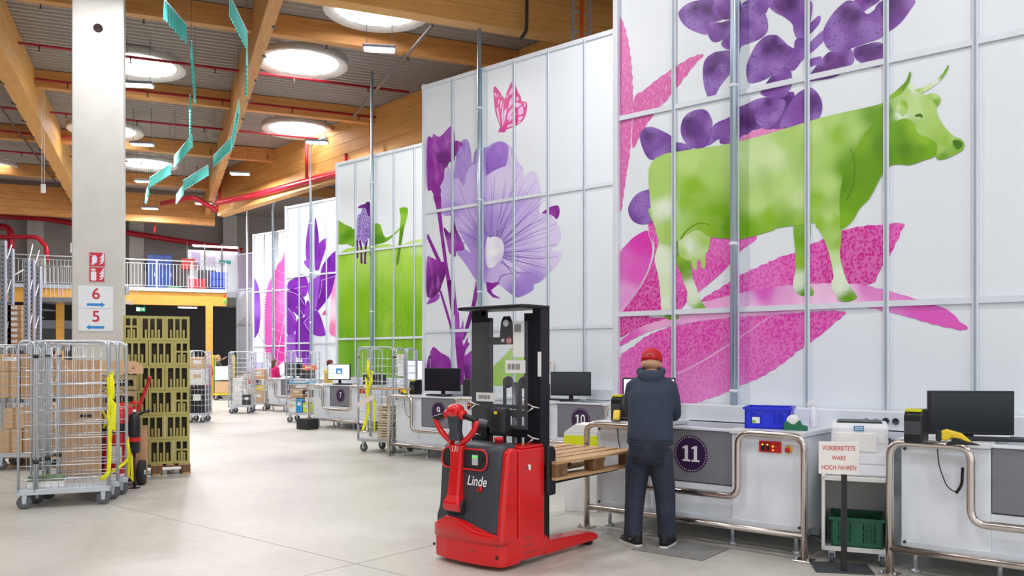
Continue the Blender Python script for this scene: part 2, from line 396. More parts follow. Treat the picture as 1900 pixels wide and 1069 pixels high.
for k in range(3):
    dd = MB().box2((-.49+k*.33,-.03,.03), (-.175+k*.33,0,1.82)).build('door', BLUE, lk, bevel=.008); MB().box2((-.22+k*.33,-.05,.9), (-.2+k*.33,-.03,1.05)).build('handle', ZINC, dd)
# glazed office screens on the mezzanine
of = thing('office_screen', 'white framed partition with notices on the mezzanine', 'partition', GR(1.9,38.5,4.2), AG)
MB().box2((-.9,0,0), (1.3,.08,2.0)).build('panel', WHITE, of)
for k in range(4): MB().box2((-.9+k*.7,-.05,0), (-.85+k*.7,.0,2.3)).build('frame_post', mat('frame_grey',(120,120,126),.5), of)
MB().box2((-.7,-.02,1.2), (-.35,0,1.9)).build('notice', mat('lilac_notice',(206,190,226),.6), of)
MB().box2((-.1,-.02,1.3), (.25,0,1.75)).build('notice', mat('lilac_notice2',(216,206,232),.6), of)
MB().box2((.4,-.02,1.45), (.9,0,1.6)).build('notice', mat('teal_notice',(70,170,170),.6), of)
def boxthing(name, label, cat, loc, rz, size, m, bev=.01, group=None):
    o = MB().box((0,0,size[2]/2), size).build(name, m, loc=loc, rz=rz, bevel=bev); return tag(o, label, cat, group)
def crate_simple(name, label, loc, rz, size, m, group=None):
    t = thing(name, label, 'crate', loc, rz, group); x, y, z = size
    MB().box2((-x/2,-y/2,0), (x/2,y/2,.02)).build('floor', m, t)
    for sy in (-1,1):
        MB().box2((-x/2,sy*y/2-.012,0), (x/2,sy*y/2+.012,z)).build('wall', m, t, bevel=.004, seg=1)
    for sx in (-1,1): MB().box2((sx*x/2-.012,-y/2,0), (sx*x/2+.012,y/2,z)).build('wall', m, t, bevel=.004, seg=1)
    MB().box2((-x/2-.02,-y/2-.02,z-.03), (x/2+.02,-y/2+.02,z)).box2((-x/2-.02,y/2-.02,z-.03), (x/2+.02,y/2+.02,z)).box2((-x/2-.02,-y/2,z-.03), (-x/2+.02,y/2,z)).box2((x/2-.02,-y/2,z-.03), (x/2+.02,y/2,z)).build('rim', m, t)
    return t
for k in range(3): crate_simple('crate', ['lowest','middle','topmost'][k]+' blue crate stacked on the mezzanine behind the railing', GR(2.2,36.6,4.2+.3*k), AG, (.6,.4,.28), mat('crate_blue',(40,70,170),.5), 'blue crates on the mezzanine')
crate_simple('crate', 'red crate on the mezzanine floor behind the railing', GR(1.35,36.3,4.2), AG, (.6,.4,.55), mat('crate_red',(200,30,50),.5))
boxthing('letter_box', 'red box mounted before the mezzanine partition', 'box', GR(1.05,38.1,5.3), AG, (.55,.3,.45), mat('box_red',(190,50,40),.5))
boxthing('notice_frame', 'small dark framed notice left of the lockers', 'frame', GR(-.62,40.9,5.5), AG, (.16,.04,.35), DGREY)
boxthing('power_box', 'dark machine behind the mezzanine railing', 'machine', GR(1.75,37.2,4.2), AG, (.7,.5,1.0), DGREY)
boxthing('plant_sack', 'green sack lying behind the mezzanine railing', 'sack', GR(.5,37.0,4.2), AG, (.55,.35,.3), mat('sack_green',(60,120,70),.7), .1)
# exit sign, strip light, beacon
ex = thing('exit_sign', 'hanging green exit sign above the olive crates', 'sign', at(261,574,26), AG)
MB().box((0,0,0), (.26,.03,.13)).build('plate', mat('exit_green',(20,150,90),.5, emit=.25), ex)
MB().box((-.07,-.017,0), (.11,.004,.11)).build('pictogram_field', mat('exit_white',(230,245,235),.5, emit=.3), ex)
MB().prism([(.02,-.02),(.07,-.02),(.07,-.045),(.115,0),(.07,.045),(.07,.02),(.02,.02)], 'y', -.019, -.016).build('arrow', MATS['exit_white'], ex)
for sx in (-.1,.1): MB().tube([(sx,0,.06),(sx,0,.75)], .004, 4).build('hanger', ZINC, ex)
sl = thing('strip_light', 'violet white strip light under the mezzanine', 'lamp', at(348,571,36), AG)
MB().box((0,0,0), (.75,.12,.05)).build('diffuser', emat('strip_violet',(214,200,255), 5), sl); MB().box((0,0,.04), (.8,.16,.04)).build('housing', WHITE, sl)
bc = thing('signal_beacon', 'small signal light with green and red lens on the fascia beam', 'signal light', at(417,562,33), AG)
for k, c in enumerate(((60,210,80),(220,190,40),(210,30,30))): MB().lathe([(.045,.0),(.045,.1)], 8, (0,0,.1*k)).build('lens', mat('beacon%d' % k, c, .3, emit=.6), bc)
MB().tube([(0,0,-.15),(0,0,0)], .015, 6).build('stem', ZINC, bc)
# glazed shaft left of the farthest print wall
gs = thing('wall_glazed_shaft', 'steel framed glazed shaft beyond the farthest print wall', 'shaft', SC(-27.4-5.0,17.78+2.4), A40, None, 'structure')
GLS = mat('pane_grey', (120,122,134), .12, alpha=.5); PINKP = mat('pane_lilac', (196,180,206), .1, alpha=.45)
cw = 1.25
for i in range(5):
    MB().box2((i*cw-.04,-.05,0), (i*cw+.04,.05,6.0)).build('mullion', ALU, gs)
    for j in range(4):
        z0 = j*1.5
        if i < 4: MB().box2((i*cw+.05,-.012,z0+.04), (i*cw+cw-.05,.012,z0+1.46)).build('pane', (WHITE if i == 0 and j < 3 else (PINKP if j == 3 else GLS)), gs)
for j in range(5):
    MB().box2((0,-.045,j*1.5-.03), (5,.045,j*1.5+.03)).build('transom', ALU, gs)
# spot lamp with a bright point
sp = thing('spot_lamp', 'glaring spot lamp on a post beside the farthest print wall', 'lamp', at(457,384,30), 0)
MB().lathe([(.02,-.1),(.12,-.06),(.13,.04),(.04,.1)], 12, (0,0,0), 'y').build('head', DGREY, sp)
MB().lathe([(.1,-.075),(.001,-.08)], 12, (0,0,0), 'y').build('lens', emat('spot_white',(255,255,255), 60), sp)
MB().tube([(0,.1,0),(0,.1,-5.3)], .03, 6).build('post', ALU, sp)

wl = thing('tube_lamp', 'glowing tube lamp on the back wall above the mezzanine partition', 'lamp', at(400,458,36.2), AG)
MB().box((0,0,0), (1.8,.1,.07)).build('tube', emat('tube_pinkish',(255,236,248), 6), wl); MB().box((0,.08,.03), (1.9,.06,.05)).build('holder', WHITE, wl)

cl = thing('cable_ladder', 'vertical cable ladder with orange pipe before the cross girder', 'cable ladder', at(1078,60,14.35), AG)
for x in (-.16,.16): MB().box2((x-.02,-.03,-1.2), (x+.02,.03,.9)).build('rail', ZINC, cl)
for k in range(6): MB().box2((-.16,-.01,-1.0+k*.33), (.16,.01,-.97+k*.33)).build('rung', ZINC, cl)
MB().tube([(0,-.03,-1.2),(0,-.03,.9)], .035, 8).build('orange_pipe', mat('pipe_orange',(226,96,34),.5), cl)
tag(MB().tube([at(978,-20,14.6), at(977,58,14.6), at(966,72,14.5)], .03, 8, fillet=.1).build('bent_conduit', DGREY), 'dark bent conduit on the pale cross girder', 'conduit')

# ================================================================== PRINT WALLS
CK = lambda k: 7.3+2.62*k
SK = lambda k: (-4.71,-10.235,-15.88,-21.66,-27.43)[k]
PW, NC, Z_TOP = .655, 9, 6.12
WLAB = ['white panel wall printed with a green cow on pink leaves', 'white panel wall printed with a lilac mallow and butterfly', 'white panel wall printed with a green apple and sheep',
        'white panel wall printed with purple petals', 'white panel wall printed with a pink serrated leaf']
WALLS = []
for k in range(5):
    ncol = NC+3 if k == 0 else NC
    wo = thing('wall_print', WLAB[k], 'wall', SC(SK(k), CK(k)), A40, 'printed panel walls', 'structure'); WALLS.append(wo)
    zs = [0,2.0,4.0,Z_TOP]
    pm = {}
    for j in range(3):
        if j not in pm: pm[j] = None
        for i in range(ncol):
            if pm[j] is None:
                o = MB().box2((.012,0,zs[j]+.012), (PW-.012,.03,zs[j+1]-.012)).build('panel', PANEL, wo); pm[j] = o
            else:
                o = pm[j].copy(); COL.objects.link(o); o.parent = wo
            o.location = (i*PW,0,0)
    MB().box2((0,.032,0), (ncol*PW,.05,Z_TOP)).build('backing', mat('wall_backing',(120,124,130),.7), wo)
    for i in range(1, ncol+1):
        MB().box2((i*PW-.022,-.028,0), (i*PW+.022,-.006,Z_TOP)).build('mullion', ALU, wo, bevel=.004, seg=1)
        MB().box2((i*PW-.008,-.034,0), (i*PW+.008,-.026,Z_TOP)).build('mullion_cap', ALUD, wo)
    for z in (2.0, 4.0):
        MB().box2((.03,-.024,z-.024), (ncol*PW,-.006,z+.024)).build('transom', ALU, wo)
    MB().box2((-.03,-.05,0), (.03,.06,Z_TOP+.04)).build('edge_post', ALU, wo, bevel=.008)
    MB().box2((-.04,-.03,0), (-.03,.05,Z_TOP)).build('edge_strip', mat('mirror_edge',(150,140,134),.15,.9), wo)
    MB().box2((-.06,-.03,Z_TOP-.03), (ncol*PW,.06,Z_TOP+.03)).build('top_rail', ALU, wo)
    MB().box2((.0,-.16,.97), (ncol*PW,-.03,1.12)).build('cable_trunking', WHITE, wo, bevel=.006)
    MB().box2((.0,-.2,.90), (ncol*PW,-.03,.96)).build('ledge', ALU, wo)
    # side return of the shaft behind
    MB().box2((0,.07,0), (.03,2.6,Z_TOP)).build('side_panel', PANEL, wo)
# ---- pipes standing in front of the walls
for k, i, top, lab in ((0,2,8.1,'round steel tube rising in front of the cow wall'),(1,2,6.75,'steel tube in front of the mallow wall rising past its top'),
                  (2,2,8.0,'steel tube in front of the apple wall reaching to the lamp'),(3,2,7.85,'steel tube with hooked top before the purple petal wall'),(4,2,7.2,'steel tube with hooked top before the pink leaf wall')):
    t = thing('stand_pipe', lab, 'pipe', SC(SK(k)+i*PW, CK(k)-.085), A40, 'steel tubes before the print walls')
    pts = [(0,0,1.1),(0,0,top)]
    if k >= 3: pts += [(.75,0,top+.05)]
    MB().tube(pts, .033, 10, fillet=.25).build('tube', mat('pipe_blue_steel',(176,196,208),.3,.6), t)
    for z in (1.25,2.6,4.05,5.5):
        MB().lathe([(.042,-.015),(.042,.015)], 10, (0,0,z)).box((0,.03,z), (.03,.06,.02)).build('clamp', ALU, t)
# ---- mural prints
class Mural:
    def __init__(s, k): s.k = k; s.parts = {}; s.c = CK(k)
    def uv(s, x, y):
        o = (x-950)/F; t = (s.c)/(o*NX+NY); S = t*(o*UX+UY); z = CH-(y-HZ)/F*t
        return (S-SK(s.k), z)
    def xy(s, u, z):
        p = SC(u+SK(s.k), s.c, z); return 950+p.x/p.y*F, HZ+(CH-z)/p.y*F
    def shape(s, name, pts, col, layer=0, m='plain', smooth=True, res=.03, rag=0., T=None):
        """pts: outline in photograph pixels (or in crop pixels with T); col: list of (x,y,(r,g,b)) or one colour"""
        if T: pts = [T(p) for p in pts]; 
        if smooth: pts = crom(pts, 4)
        P = [s.uv(x, y) for x, y in pts]
        if rag: P = ragged(P, rag)
        umax = (12 if s.k == 0 else 9)*PW
        P = [(min(max(u, .005), umax), max(z, 1.1)) for u, z in P]
        Q = [P[0]]
        for p in P[1:]:
            if (p[0]-Q[-1][0])**2+(p[1]-Q[-1][1])**2 > 1e-6: Q.append(p)
        if (Q[0][0]-Q[-1][0])**2+(Q[0][1]-Q[-1][1])**2 < 1e-6: Q.pop()
        n = len(Q); vs = [Vector(p) for p in Q]; ed = [(i, (i+1) % n) for i in range(n)]
        A = np.array(Q)
        if not isinstance(col, tuple):
            g = np.mgrid[A[:,0].min()+res/2:A[:,0].max():res, A[:,1].min()+res/2:A[:,1].max():res].reshape(2, -1).T
            g = g+(np.random.RandomState(3).rand(*g.shape)-.5)*res*.5
            vs += [Vector(p) for p in g[inside(g, A)]]
        r = delaunay_2d_cdt(vs, ed, [list(range(n))], 1, 1e-5)
        V, Fc = r[0], r[2]
        if isinstance(col, tuple): C = [lin(col)]*len(V)
        else:
            cp = np.array([(T((c[0], c[1])) if T else (c[0], c[1])) for c in col], float); cc = np.array([lin(c[2]) for c in col])
            C = []
            for p in V:
                x, y = s.xy(p.x, p.y); d2 = ((cp-(x, y))**2).sum(1)+4.; wgt = d2**-1.6
                C.append(tuple((cc*wgt[:,None]).sum(0)/wgt.sum()))
        e = s.parts.setdefault((name, m), ([], [], [])); o = len(e[0])
        yo = -.0008-.0007*layer
        e[0].extend((p.x, yo, p.y) for p in V); e[1].extend([[i+o for i in f] for f in Fc]); e[2].extend(C)
    def stroke(s, name, pts, w0, w1, col, layer, m='plain', T=None):
        if T: pts = [T(p) for p in pts]
        q = open_crom(pts, 5); L = []; R = []
        for i, p in enumerate(q):
            a = q[max(i-1,0)]; b = q[min(i+1,len(q)-1)]; dx, dy = b[0]-a[0], b[1]-a[1]; l = math.hypot(dx, dy) or 1
            wd = (w0+(w1-w0)*i/(len(q)-1))/2; L.append((p[0]-dy/l*wd, p[1]+dx/l*wd)); R.append((p[0]+dy/l*wd, p[1]-dx/l*wd))
        s.shape(name, L+R[::-1], col, layer, m, smooth=False)
    def done(s):
        for (name, m), (v, f, c) in s.parts.items():
            me = bpy.data.meshes.new(name); me.from_pydata(v, [], f); me.update()
            a = me.color_attributes.new('Col', 'FLOAT_COLOR', 'POINT'); a.data.foreach_set('color', np.array([(*x, 1) for x in c], 'f').ravel())
            me.materials.append(PRINTM[m]); o = bpy.data.objects.new(name, me); COL.objects.link(o); o.parent = WALLS[s.k]
def inside(g, A):
    x, y = g[:,0], g[:,1]; r = np.zeros(len(g), bool); n = len(A)
    for i in range(n):
        x0, y0 = A[i]; x1, y1 = A[i-1]
        c = ((y0 > y) != (y1 > y)); r ^= c & (x < (x1-x0)*(y-y0)/((y1-y0) if y1 != y0 else 1e-9)+x0)
    return r
def open_crom(pts, n):
    P = [pts[0]]+list(pts)+[pts[-1]]; out = []
    for i in range(1, len(P)-2):
        p0, p1, p2, p3 = (np.array(P[i+k], float) for k in (-1,0,1,2))
        for k in range(n):
            t = k/n; out.append(tuple(.5*((2*p1)+(-p0+p2)*t+(2*p0-5*p1+4*p2-p3)*t*t+(-p0+3*p1-3*p2+p3)*t**3)))
    out.append(tuple(map(float, pts[-1]))); return out
def ragged(P, amp, step=.05):
    out = []; n = len(P); i = 0; acc = 0
    for i in range(n):
        a, b = np.array(P[i]), np.array(P[(i+1) % n]); L = np.linalg.norm(b-a)
        if L < 1e-6: continue
        nrm = np.array([-(b-a)[1], (b-a)[0]])/L; m = max(1, int(L/step*2))
        for k in range(m):
            t = k/m; acc += L/m; out.append(tuple(a+(b-a)*t+nrm*amp*(abs((acc/step) % 2-1)-.5)*2))
    return out
def print_mat(name, kind):
    m = bpy.data.materials.new('print_'+name); m.use_nodes = True; nt = m.node_tree; b = nt.nodes['Principled BSDF']; b.inputs['Roughness'].default_value = .32; L = nt.links.new
    at_ = nt.nodes.new('ShaderNodeAttribute'); at_.attribute_name = 'Col'; tc = nt.nodes.new('ShaderNodeTexCoord')
    cur = at_.outputs['Color']
    def mixin(fac, col):
        nonlocal cur
        x = nt.nodes.new('ShaderNodeMix'); x.data_type = 'RGBA'; L(fac, x.inputs['Factor']); L(cur, x.inputs['A']); x.inputs['B'].default_value = (*lin(col), 1); cur = x.outputs['Result']
    def mrange(src, a, b_, c, d):
        r = nt.nodes.new('ShaderNodeMapRange'); L(src, r.inputs['Value'])
        for n_, v in zip(('From Min','From Max','To Min','To Max'), (a,b_,c,d)): r.inputs[n_].default_value = v
        return r.outputs[0]
    def mapped(scale, rot=0.):
        mp = nt.nodes.new('ShaderNodeMapping'); mp.inputs['Scale'].default_value = scale; mp.inputs['Rotation'].default_value = (0, rot, 0); L(tc.outputs['Object'], mp.inputs[0]); return mp.outputs[0]
    def vor(scale, sc3=(1,1,1), rot=0., feat='F1'):
        v = nt.nodes.new('ShaderNodeTexVoronoi'); v.feature = feat; v.inputs['Scale'].default_value = scale; L(mapped(sc3, rot), v.inputs['Vector']); return v.outputs['Distance']
    def noise(scale, sc3=(1,1,1), rot=0., det=5):
        v = nt.nodes.new('ShaderNodeTexNoise'); v.inputs['Scale'].default_value = scale; v.inputs['Detail'].default_value = det; L(mapped(sc3, rot), v.inputs['Vector']); return v.outputs['Fac']
    if kind == 'cells':      # blistered sage leaf
        mixin(mrange(vor(34, (1.25,1,1), .5), .28, .62, 0., .42), (250,166,224)); mixin(mrange(noise(42), .45, .7, 0, .4), (198,14,140))
    elif kind == 'fine':
        mixin(mrange(noise(55, (1,1,.6), .6), .45, .68, 0, .6), (214,50,150)); mixin(mrange(noise(40, (1,1,.5), -.5), .5, .7, 0, .5), (248,190,222))
    elif kind == 'dots':     # gland dots on the thyme leaf
        mixin(mrange(vor(28), .12, .26, .85, 0.), (60,22,96)); mixin(mrange(noise(5), .45, .7, 0, .18), (190,150,214))
    elif kind == 'fur':
        mixin(mrange(noise(3.0), .5, .72, 0, .28), (208,232,160)); mixin(mrange(noise(4, (1,1,.6), .3), .52, .72, 0, .25), (104,160,10))
    elif kind == 'apple':
        mixin(mrange(noise(1.6, (1,1,.5), .4), .45, .7, 0, .6), (168,212,76)); mixin(mrange(noise(4, (1,1,.4), -.4), .5, .72, 0, .3), (88,152,0)); mixin(mrange(noise(20, (1,1,.7), .6), .5, .75, 0, .35), (176,216,90)); mixin(mrange(vor(9), .03, .06, .5, 0.), (206,236,140))
    elif kind == 'veins':
        mixin(mrange(noise(26, (1,1,.22), .0), .5, .68, 0, .55), (128,92,190))
    elif kind == 'wool':
        mixin(mrange(vor(24), .25, .6, 0, .8), (96,44,160)); mixin(mrange(noise(40), .5, .65, 0, .7), (230,220,250))
    elif kind == 'crumple':
        mixin(mrange(noise(7, (1,1,.4), .2), .5, .66, 0, .55), (208,120,214)); mixin(mrange(noise(9, (1,1,.35), -.2), .52, .68, 0, .6), (96,8,110))
    elif kind == 'satin':
        mixin(mrange(noise(4), .45, .7, 0, .3), (190,110,220))
    L(cur, b.inputs['Base Color']); return m
PRINTM = {n: print_mat(n, n) for n in ('plain','cells','fine','dots','fur','apple','veins','wool','crumple','satin')}
def T(ox, oy, sc_): return lambda p: (ox+p[0]*sc_, oy+p[1]*sc_)
A1 = T(1140,0,.18705); A2 = T(1360,0,.262); TC = T(1140,180,.4117); TD = T(1440,100,.4866); TE = T(1140,400,.3474); TH = T(1620,110,.1965)
M = Mural(0)
# pink nettle leaves at the left
M.shape('nettle_leaf_print', [A1(p) for p in [(60,170),(90,230),(120,330),(140,420),(155,510),(170,620),(178,720),(182,820),(185,920),(185,1000)]]+[TC(p) for p in [(72,235),(58,330),(45,420),(28,520),(24,300),(24,20)]]+[A1((50,600)), A1((50,300))], (226,120,186), 0, 'fine', rag=.006)
M.shape('nettle_leaf_print', [A1(p) for p in [(195,975),(300,890),(420,790),(567,690),(620,655),(720,590),(800,555),(890,540),(800,640),(740,720),(690,780),(625,870),(567,935),(500,1020),(450,1069)]]+[TC(p) for p in [(225,15),(160,105),(130,150),(82,232),(82,120)]], (222,108,178), 1, 'fine', rag=.006)
# purple thyme
V1, V2, V3, V4 = (94,40,136), (120,70,164), (72,20,102), (150,110,192)
def thyme(pts, T_, hi=None, lo=None, layer=2, m='dots', base=V2):
    cx = sum(p[0] for p in pts)/len(pts); cy = sum(p[1] for p in pts)/len(pts)
    col = [(p[0], p[1], V4 if i % 2 else V2) for i, p in enumerate(pts[::2])]+[(cx, cy, base)]
    if lo: col += [(x, y, V3) for x, y in lo]
    if hi: col += [(x, y, V4) for x, y in hi]
    M.shape('thyme_print', pts, col, layer, m, T=T_)
thyme([(270,-4),(260,50),(300,90),(360,120),(420,170),(430,220),(450,270),(490,285),(540,250),(610,170),(622,120),(600,115),(550,160),(555,120),(540,-4)], A2, layer=2, m='satin', lo=[(330,60),(400,20)])
thyme([(445,280),(505,280),(520,360),(440,350)], A2, layer=2, m='satin')
thyme([(525,330),(640,215),(655,275),(525,395)], A2, layer=2, m='satin', base=V4)
thyme([(520,430),(625,400),(600,455),(520,475)], A2, layer=2, m='satin')
thyme([(60,40),(120,-4),(285,-4),(250,60),(230,95),(200,60),(140,25)], A2, layer=3)
thyme([(0,120),(40,60),(100,35),(150,30),(200,55),(235,110),(250,180),(240,230),(200,270),(120,305),(40,330),(-20,340),(-30,200)], A2, layer=4, lo=[(0,130),(10,190)], hi=[(120,100),(180,150),(100,220)])
thyme([(95,500),(105,440),(150,340),(200,280),(250,250),(310,250),(350,280),(390,320),(440,345),(490,350),(530,380),(490,430),(430,500),(380,490),(330,500),(270,540),(200,575),(120,590),(100,550)], A2, layer=3, lo=[(300,290),(340,330),(250,350)], hi=[(160,480),(300,440)])
thyme([(870,-4),(1040,-4),(960,60),(915,85),(880,30)], A2, layer=2, m='satin', base=V1, lo=[(950,10)])
thyme([(1010,50),(1090,-4),(1285,-4),(1250,80),(1180,170),(1090,235),(1020,275),(1010,150)], A2, layer=2, m='satin', base=V1, lo=[(1100,60),(1160,60),(1050,150)])
thyme([(640,230),(655,180),(690,120),(740,60),(800,10),(840,5),(880,20),(920,75),(960,100),(1040,60),(1060,250),(900,320),(830,345),(740,370),(690,360),(650,310)], A2, layer=4, lo=[(820,80),(850,120),(830,150)], hi=[(720,220),(760,290),(950,180)])
thyme([(530,575),(545,530),(620,430),(680,370),(740,370),(830,345),(860,420),(830,470),(740,540),(640,565)], A2, layer=3, m='satin', base=V3, lo=[(680,430),(760,420),(620,500)])
thyme([(860,345),(960,310),(1040,300),(1095,340),(1100,390),(1075,440),(1030,475),(970,475),(900,440),(865,410)], A2, layer=3, m='satin', base=V3, lo=[(950,380),(900,380),(1040,330)])
thyme([(195,660),(250,570),(300,510),(350,480),(390,480),(415,520),(415,610),(360,690),(270,690)], A2, layer=4, m='satin', lo=[(260,620),(300,570)])
thyme([(20,790),(90,740),(180,700),(280,680),(420,650),(440,680),(490,690),(490,870),(380,905),(300,930),(170,960),(100,980),(50,1000),(10,990)], A2, layer=3, base=V1, lo=[(60,850),(120,880),(400,700)])
thyme([(440,680),(490,640),(550,620),(600,660),(630,720),(630,790),(600,850),(540,860),(490,880),(400,905),(330,900),(390,760)], A2, layer=4, m='satin', base=V1, lo=[(590,720),(560,700)])
thyme([(155,800),(170,740),(200,700),(250,695),(300,700),(360,705),(372,740),(340,820),(290,890),(240,920),(190,890),(160,850)], A2, layer=5, lo=[(250,720)], hi=[(210,850),(290,830)])
thyme([(635,140),(660,90),(720,40),(800,10),(900,-4),(1000,5),(1060,60),(1075,190),(930,235),(920,335),(860,335),(740,285),(670,220)], A1, layer=3, lo=[(800,90),(900,90),(1000,100)], hi=[(740,210),(820,250)])
thyme([(975,110),(985,40),(1020,-4),(1160,-6),(1240,-4),(1260,100),(1200,180),(1060,190),(1000,150)], A1, layer=4, m='satin', lo=[(1100,160),(1060,120)])
thyme([(920,290),(930,240),(975,215),(1060,225),(1160,200),(1230,260),(1165,310),(1120,370),(1000,420),(940,370)], A1, layer=5, lo=[(1080,240)])
thyme([(1060,430),(1090,390),(1160,340),(1240,400),(1250,480),(1130,490),(1080,470)], A1, layer=3, m='satin', base=V1)
thyme([(960,540),(1010,515),(1165,495),(1250,480),(1200,640),(1163,710),(1060,840),(1000,950),(960,1000),(925,960),(890,850),(877,720),(890,620),(920,570)], A1, layer=3, lo=[(1010,570),(1000,640),(960,680)], hi=[(1060,680),(960,850)])
thyme([(115,185),(130,145),(170,135),(230,160),(262,185),(280,250),(200,268),(170,285),(140,260)], TC, layer=2, lo=[(150,180)])
thyme([(258,240),(280,205),(340,215),(420,220),(470,190),(480,210),(550,210),(550,90),(500,100),(450,125),(420,180),(330,245),(270,252)], TC, layer=2, base=V4)
thyme([(300,160),(305,110),(330,75),(370,58),(410,58),(435,90),(443,130),(430,190),(410,225),(360,232),(320,205)], TC, layer=3, lo=[(340,110),(340,160)], base=V1)
thyme([(62,510),(75,470),(105,435),(150,418),(170,430),(175,520),(172,565),(120,575),(80,555)], TC, layer=2, base=V4, hi=[(110,500),(140,460)])
M.shape('sage_flower_print', [(40,1000),(70,965),(140,930),(200,908),(280,918),(365,902),(380,930),(200,990)], (238,150,205), 4, 'fine', T=A2, rag=.01)
# pink sage leaves
PK, PKL, PKD, PKM = (226,58,178), (244,176,224), (208,26,150), (232,96,196)
M.shape('sage_leaf_print', [(180,60),(205,30),(300,60),(500,100),(760,110),(660,200),(600,280),(500,370),(400,450),(330,520),(200,530),(35,640),(30,520),(100,440),(170,330),(215,180)], [(60,560,PKD),(150,430,PKD),(240,430,PKD),(400,300,PKM),(600,150,PKM),(560,260,PK)], 2, 'cells', T=TE)
M.shape('sage_leaf_print', [(26,230),(70,150),(120,105),(180,80),(200,120),(205,190),(190,260),(160,330),(110,420),(40,515),(26,520)], [(60,250,(230,110,200)),(150,150,PK),(120,300,PKM),(60,430,PKL)], 3, 'satin', T=TE)
M.stroke('sage_leaf_print', [(180,82),(205,190),(165,330),(110,420),(40,515)], 1.2, 1.2, (248,196,232), 4, T=TE)
M.shape('sage_leaf_print', [(460,455),(560,390),(680,315),(800,260),(900,215),(970,200),(1040,160),(1150,110),(1220,80),(1330,55),(1430,50),(1545,40),(1530,90),(1470,220),(1420,290),(1370,370),(1200,385),(900,395),(700,420),(560,455)], [(600,400,PK),(800,320,PKM),(1000,250,PK),(1300,150,PKD),(1200,330,PKD),(1500,80,PK),(1400,250,PKD)], 1, 'cells', T=TE, rag=.007)
M.shape('sage_leaf_print', [(26,770),(100,700),(180,640),(300,595),(480,560),(640,540),(830,530),(1000,515),(1228,512),(1180,570),(1100,640),(1000,710),(900,790),(790,860),(660,915),(560,960),(470,990),(400,1015),(360,1010),(330,1000),(200,1020),(26,1000)], [(100,850,PKM),(300,700,PK),(500,640,PK),(700,700,PKM),(900,600,PK),(1100,560,PK),(600,850,(238,120,210)),(450,930,(242,140,214)),(850,780,PKM)], 2, 'cells', T=TE, rag=.006)
M.stroke('sage_leaf_print', [(335,845),(450,790),(640,670),(760,590),(845,530)], 4.5, 1.5, (246,176,226), 3, T=TE)
M.shape('sage_leaf_print', [(26,545),(130,540),(250,545),(420,525),(250,565),(120,605),(26,650)], PKD, 3, 'cells', T=TE)
M.shape('sage_leaf_print', [(26,675),(130,600),(250,560),(400,520),(470,470),(600,430),(720,405),(900,375),(1060,365),(1200,360),(1320,370),(1450,400),(1560,430),(1690,470),(1790,510),(1840,560),(1885,600),(1850,612),(1700,580),(1580,545),(1460,515),(1300,490),(1030,515),(640,545),(480,562),(250,600),(130,645),(26,700)], [(60,680,PKM),(250,570,PKL),(500,500,PKL),(700,460,(248,204,236)),(900,440,PKL),(1050,480,(248,206,238)),(1250,420,(248,206,238)),(1450,440,(240,150,214)),(1650,500,PKM),(1850,590,PKM),(800,400,PKM),(1350,380,(238,140,210))], 4, 'satin', T=TE, rag=.005)
# green cow
G1, G2, G3, GW, G0 = (178,216,112), (146,196,44), (104,160,8), (232,246,220), (122,178,20)
def pt(T_, *L): return [T_(p) for p in L]
def cp(T_, L): return [(*T_((x, y)), c) for x, y, c in L]
M.shape('cow_print', pt(TD,(70,640),(130,640),(128,740),(125,800),(122,850),(145,910),(130,925),(95,922),(72,905),(66,870),(75,820),(72,740)), cp(TD,[(100,700,G0),(95,800,G2),(88,860,GW),(95,880,GW),(110,915,G3)]), 5, 'fur')
M.shape('cow_print', pt(TC,(160,500),(185,590),(200,640),(195,680),(182,730),(195,790),(205,850),(210,920),(213,960),(240,1002),(290,1000),(282,975),(258,950),(258,890),(262,800),(275,740),(330,600)), cp(TC,[(230,640,G1),(215,700,GW),(225,760,GW),(235,850,(222,240,200)),(240,930,GW),(255,995,G3),(260,600,G2)]), 5, 'fur')
M.shape('cow_print', pt(TC,(275,640),(280,740),(300,790),(315,840),(330,880),(328,920),(345,945),(375,965),(412,957),(400,930),(382,900),(372,860),(355,820),(350,780),(345,740),(360,640)), cp(TC,[(300,700,G2),(320,790,G3),(345,860,GW),(355,910,GW),(390,955,G0)]), 5, 'fur')
M.shape('cow_print', pt(TC,(290,640),(290,690),(300,720),(330,735),(345,740),(355,770),(372,778),(375,738),(388,738),(395,770),(411,768),(412,710),(425,690),(432,630),(400,580),(320,600)), cp(TC,[(340,680,GW),(380,690,(214,236,184)),(410,650,G1),(365,750,G1),(400,755,G1),(310,700,G1)]), 6, 'fur')
body = pt(TC,(155,360),(160,312),(185,280),(230,257),(275,248),(400,230),(530,208),(700,165),(845,120))+pt(TD,(180,242),(250,225),(330,208),(395,192),(425,178))+pt(TH,(165,375),(165,340),(215,330),(300,250),(345,232),(370,240),(400,275),(470,330),(560,360),(600,430),(605,500),(640,590),(720,690),(780,735),(830,755),(860,790),(860,830),(840,865),(760,910),(690,940),(630,950),(600,940),(585,915),(470,960),(350,1000),(260,995),(180,1000),(125,1030))+pt(TD,(395,480),(370,530),(350,560),(320,590),(290,640),(250,670),(246,640))+pt(TD,(160,665),(145,645),(70,655),(0,665))+pt(TC,(720,600),(620,630),(570,642),(525,640),(435,632),(380,600),(330,620),(290,650),(240,660),(200,640),(185,590),(165,500),(158,420))
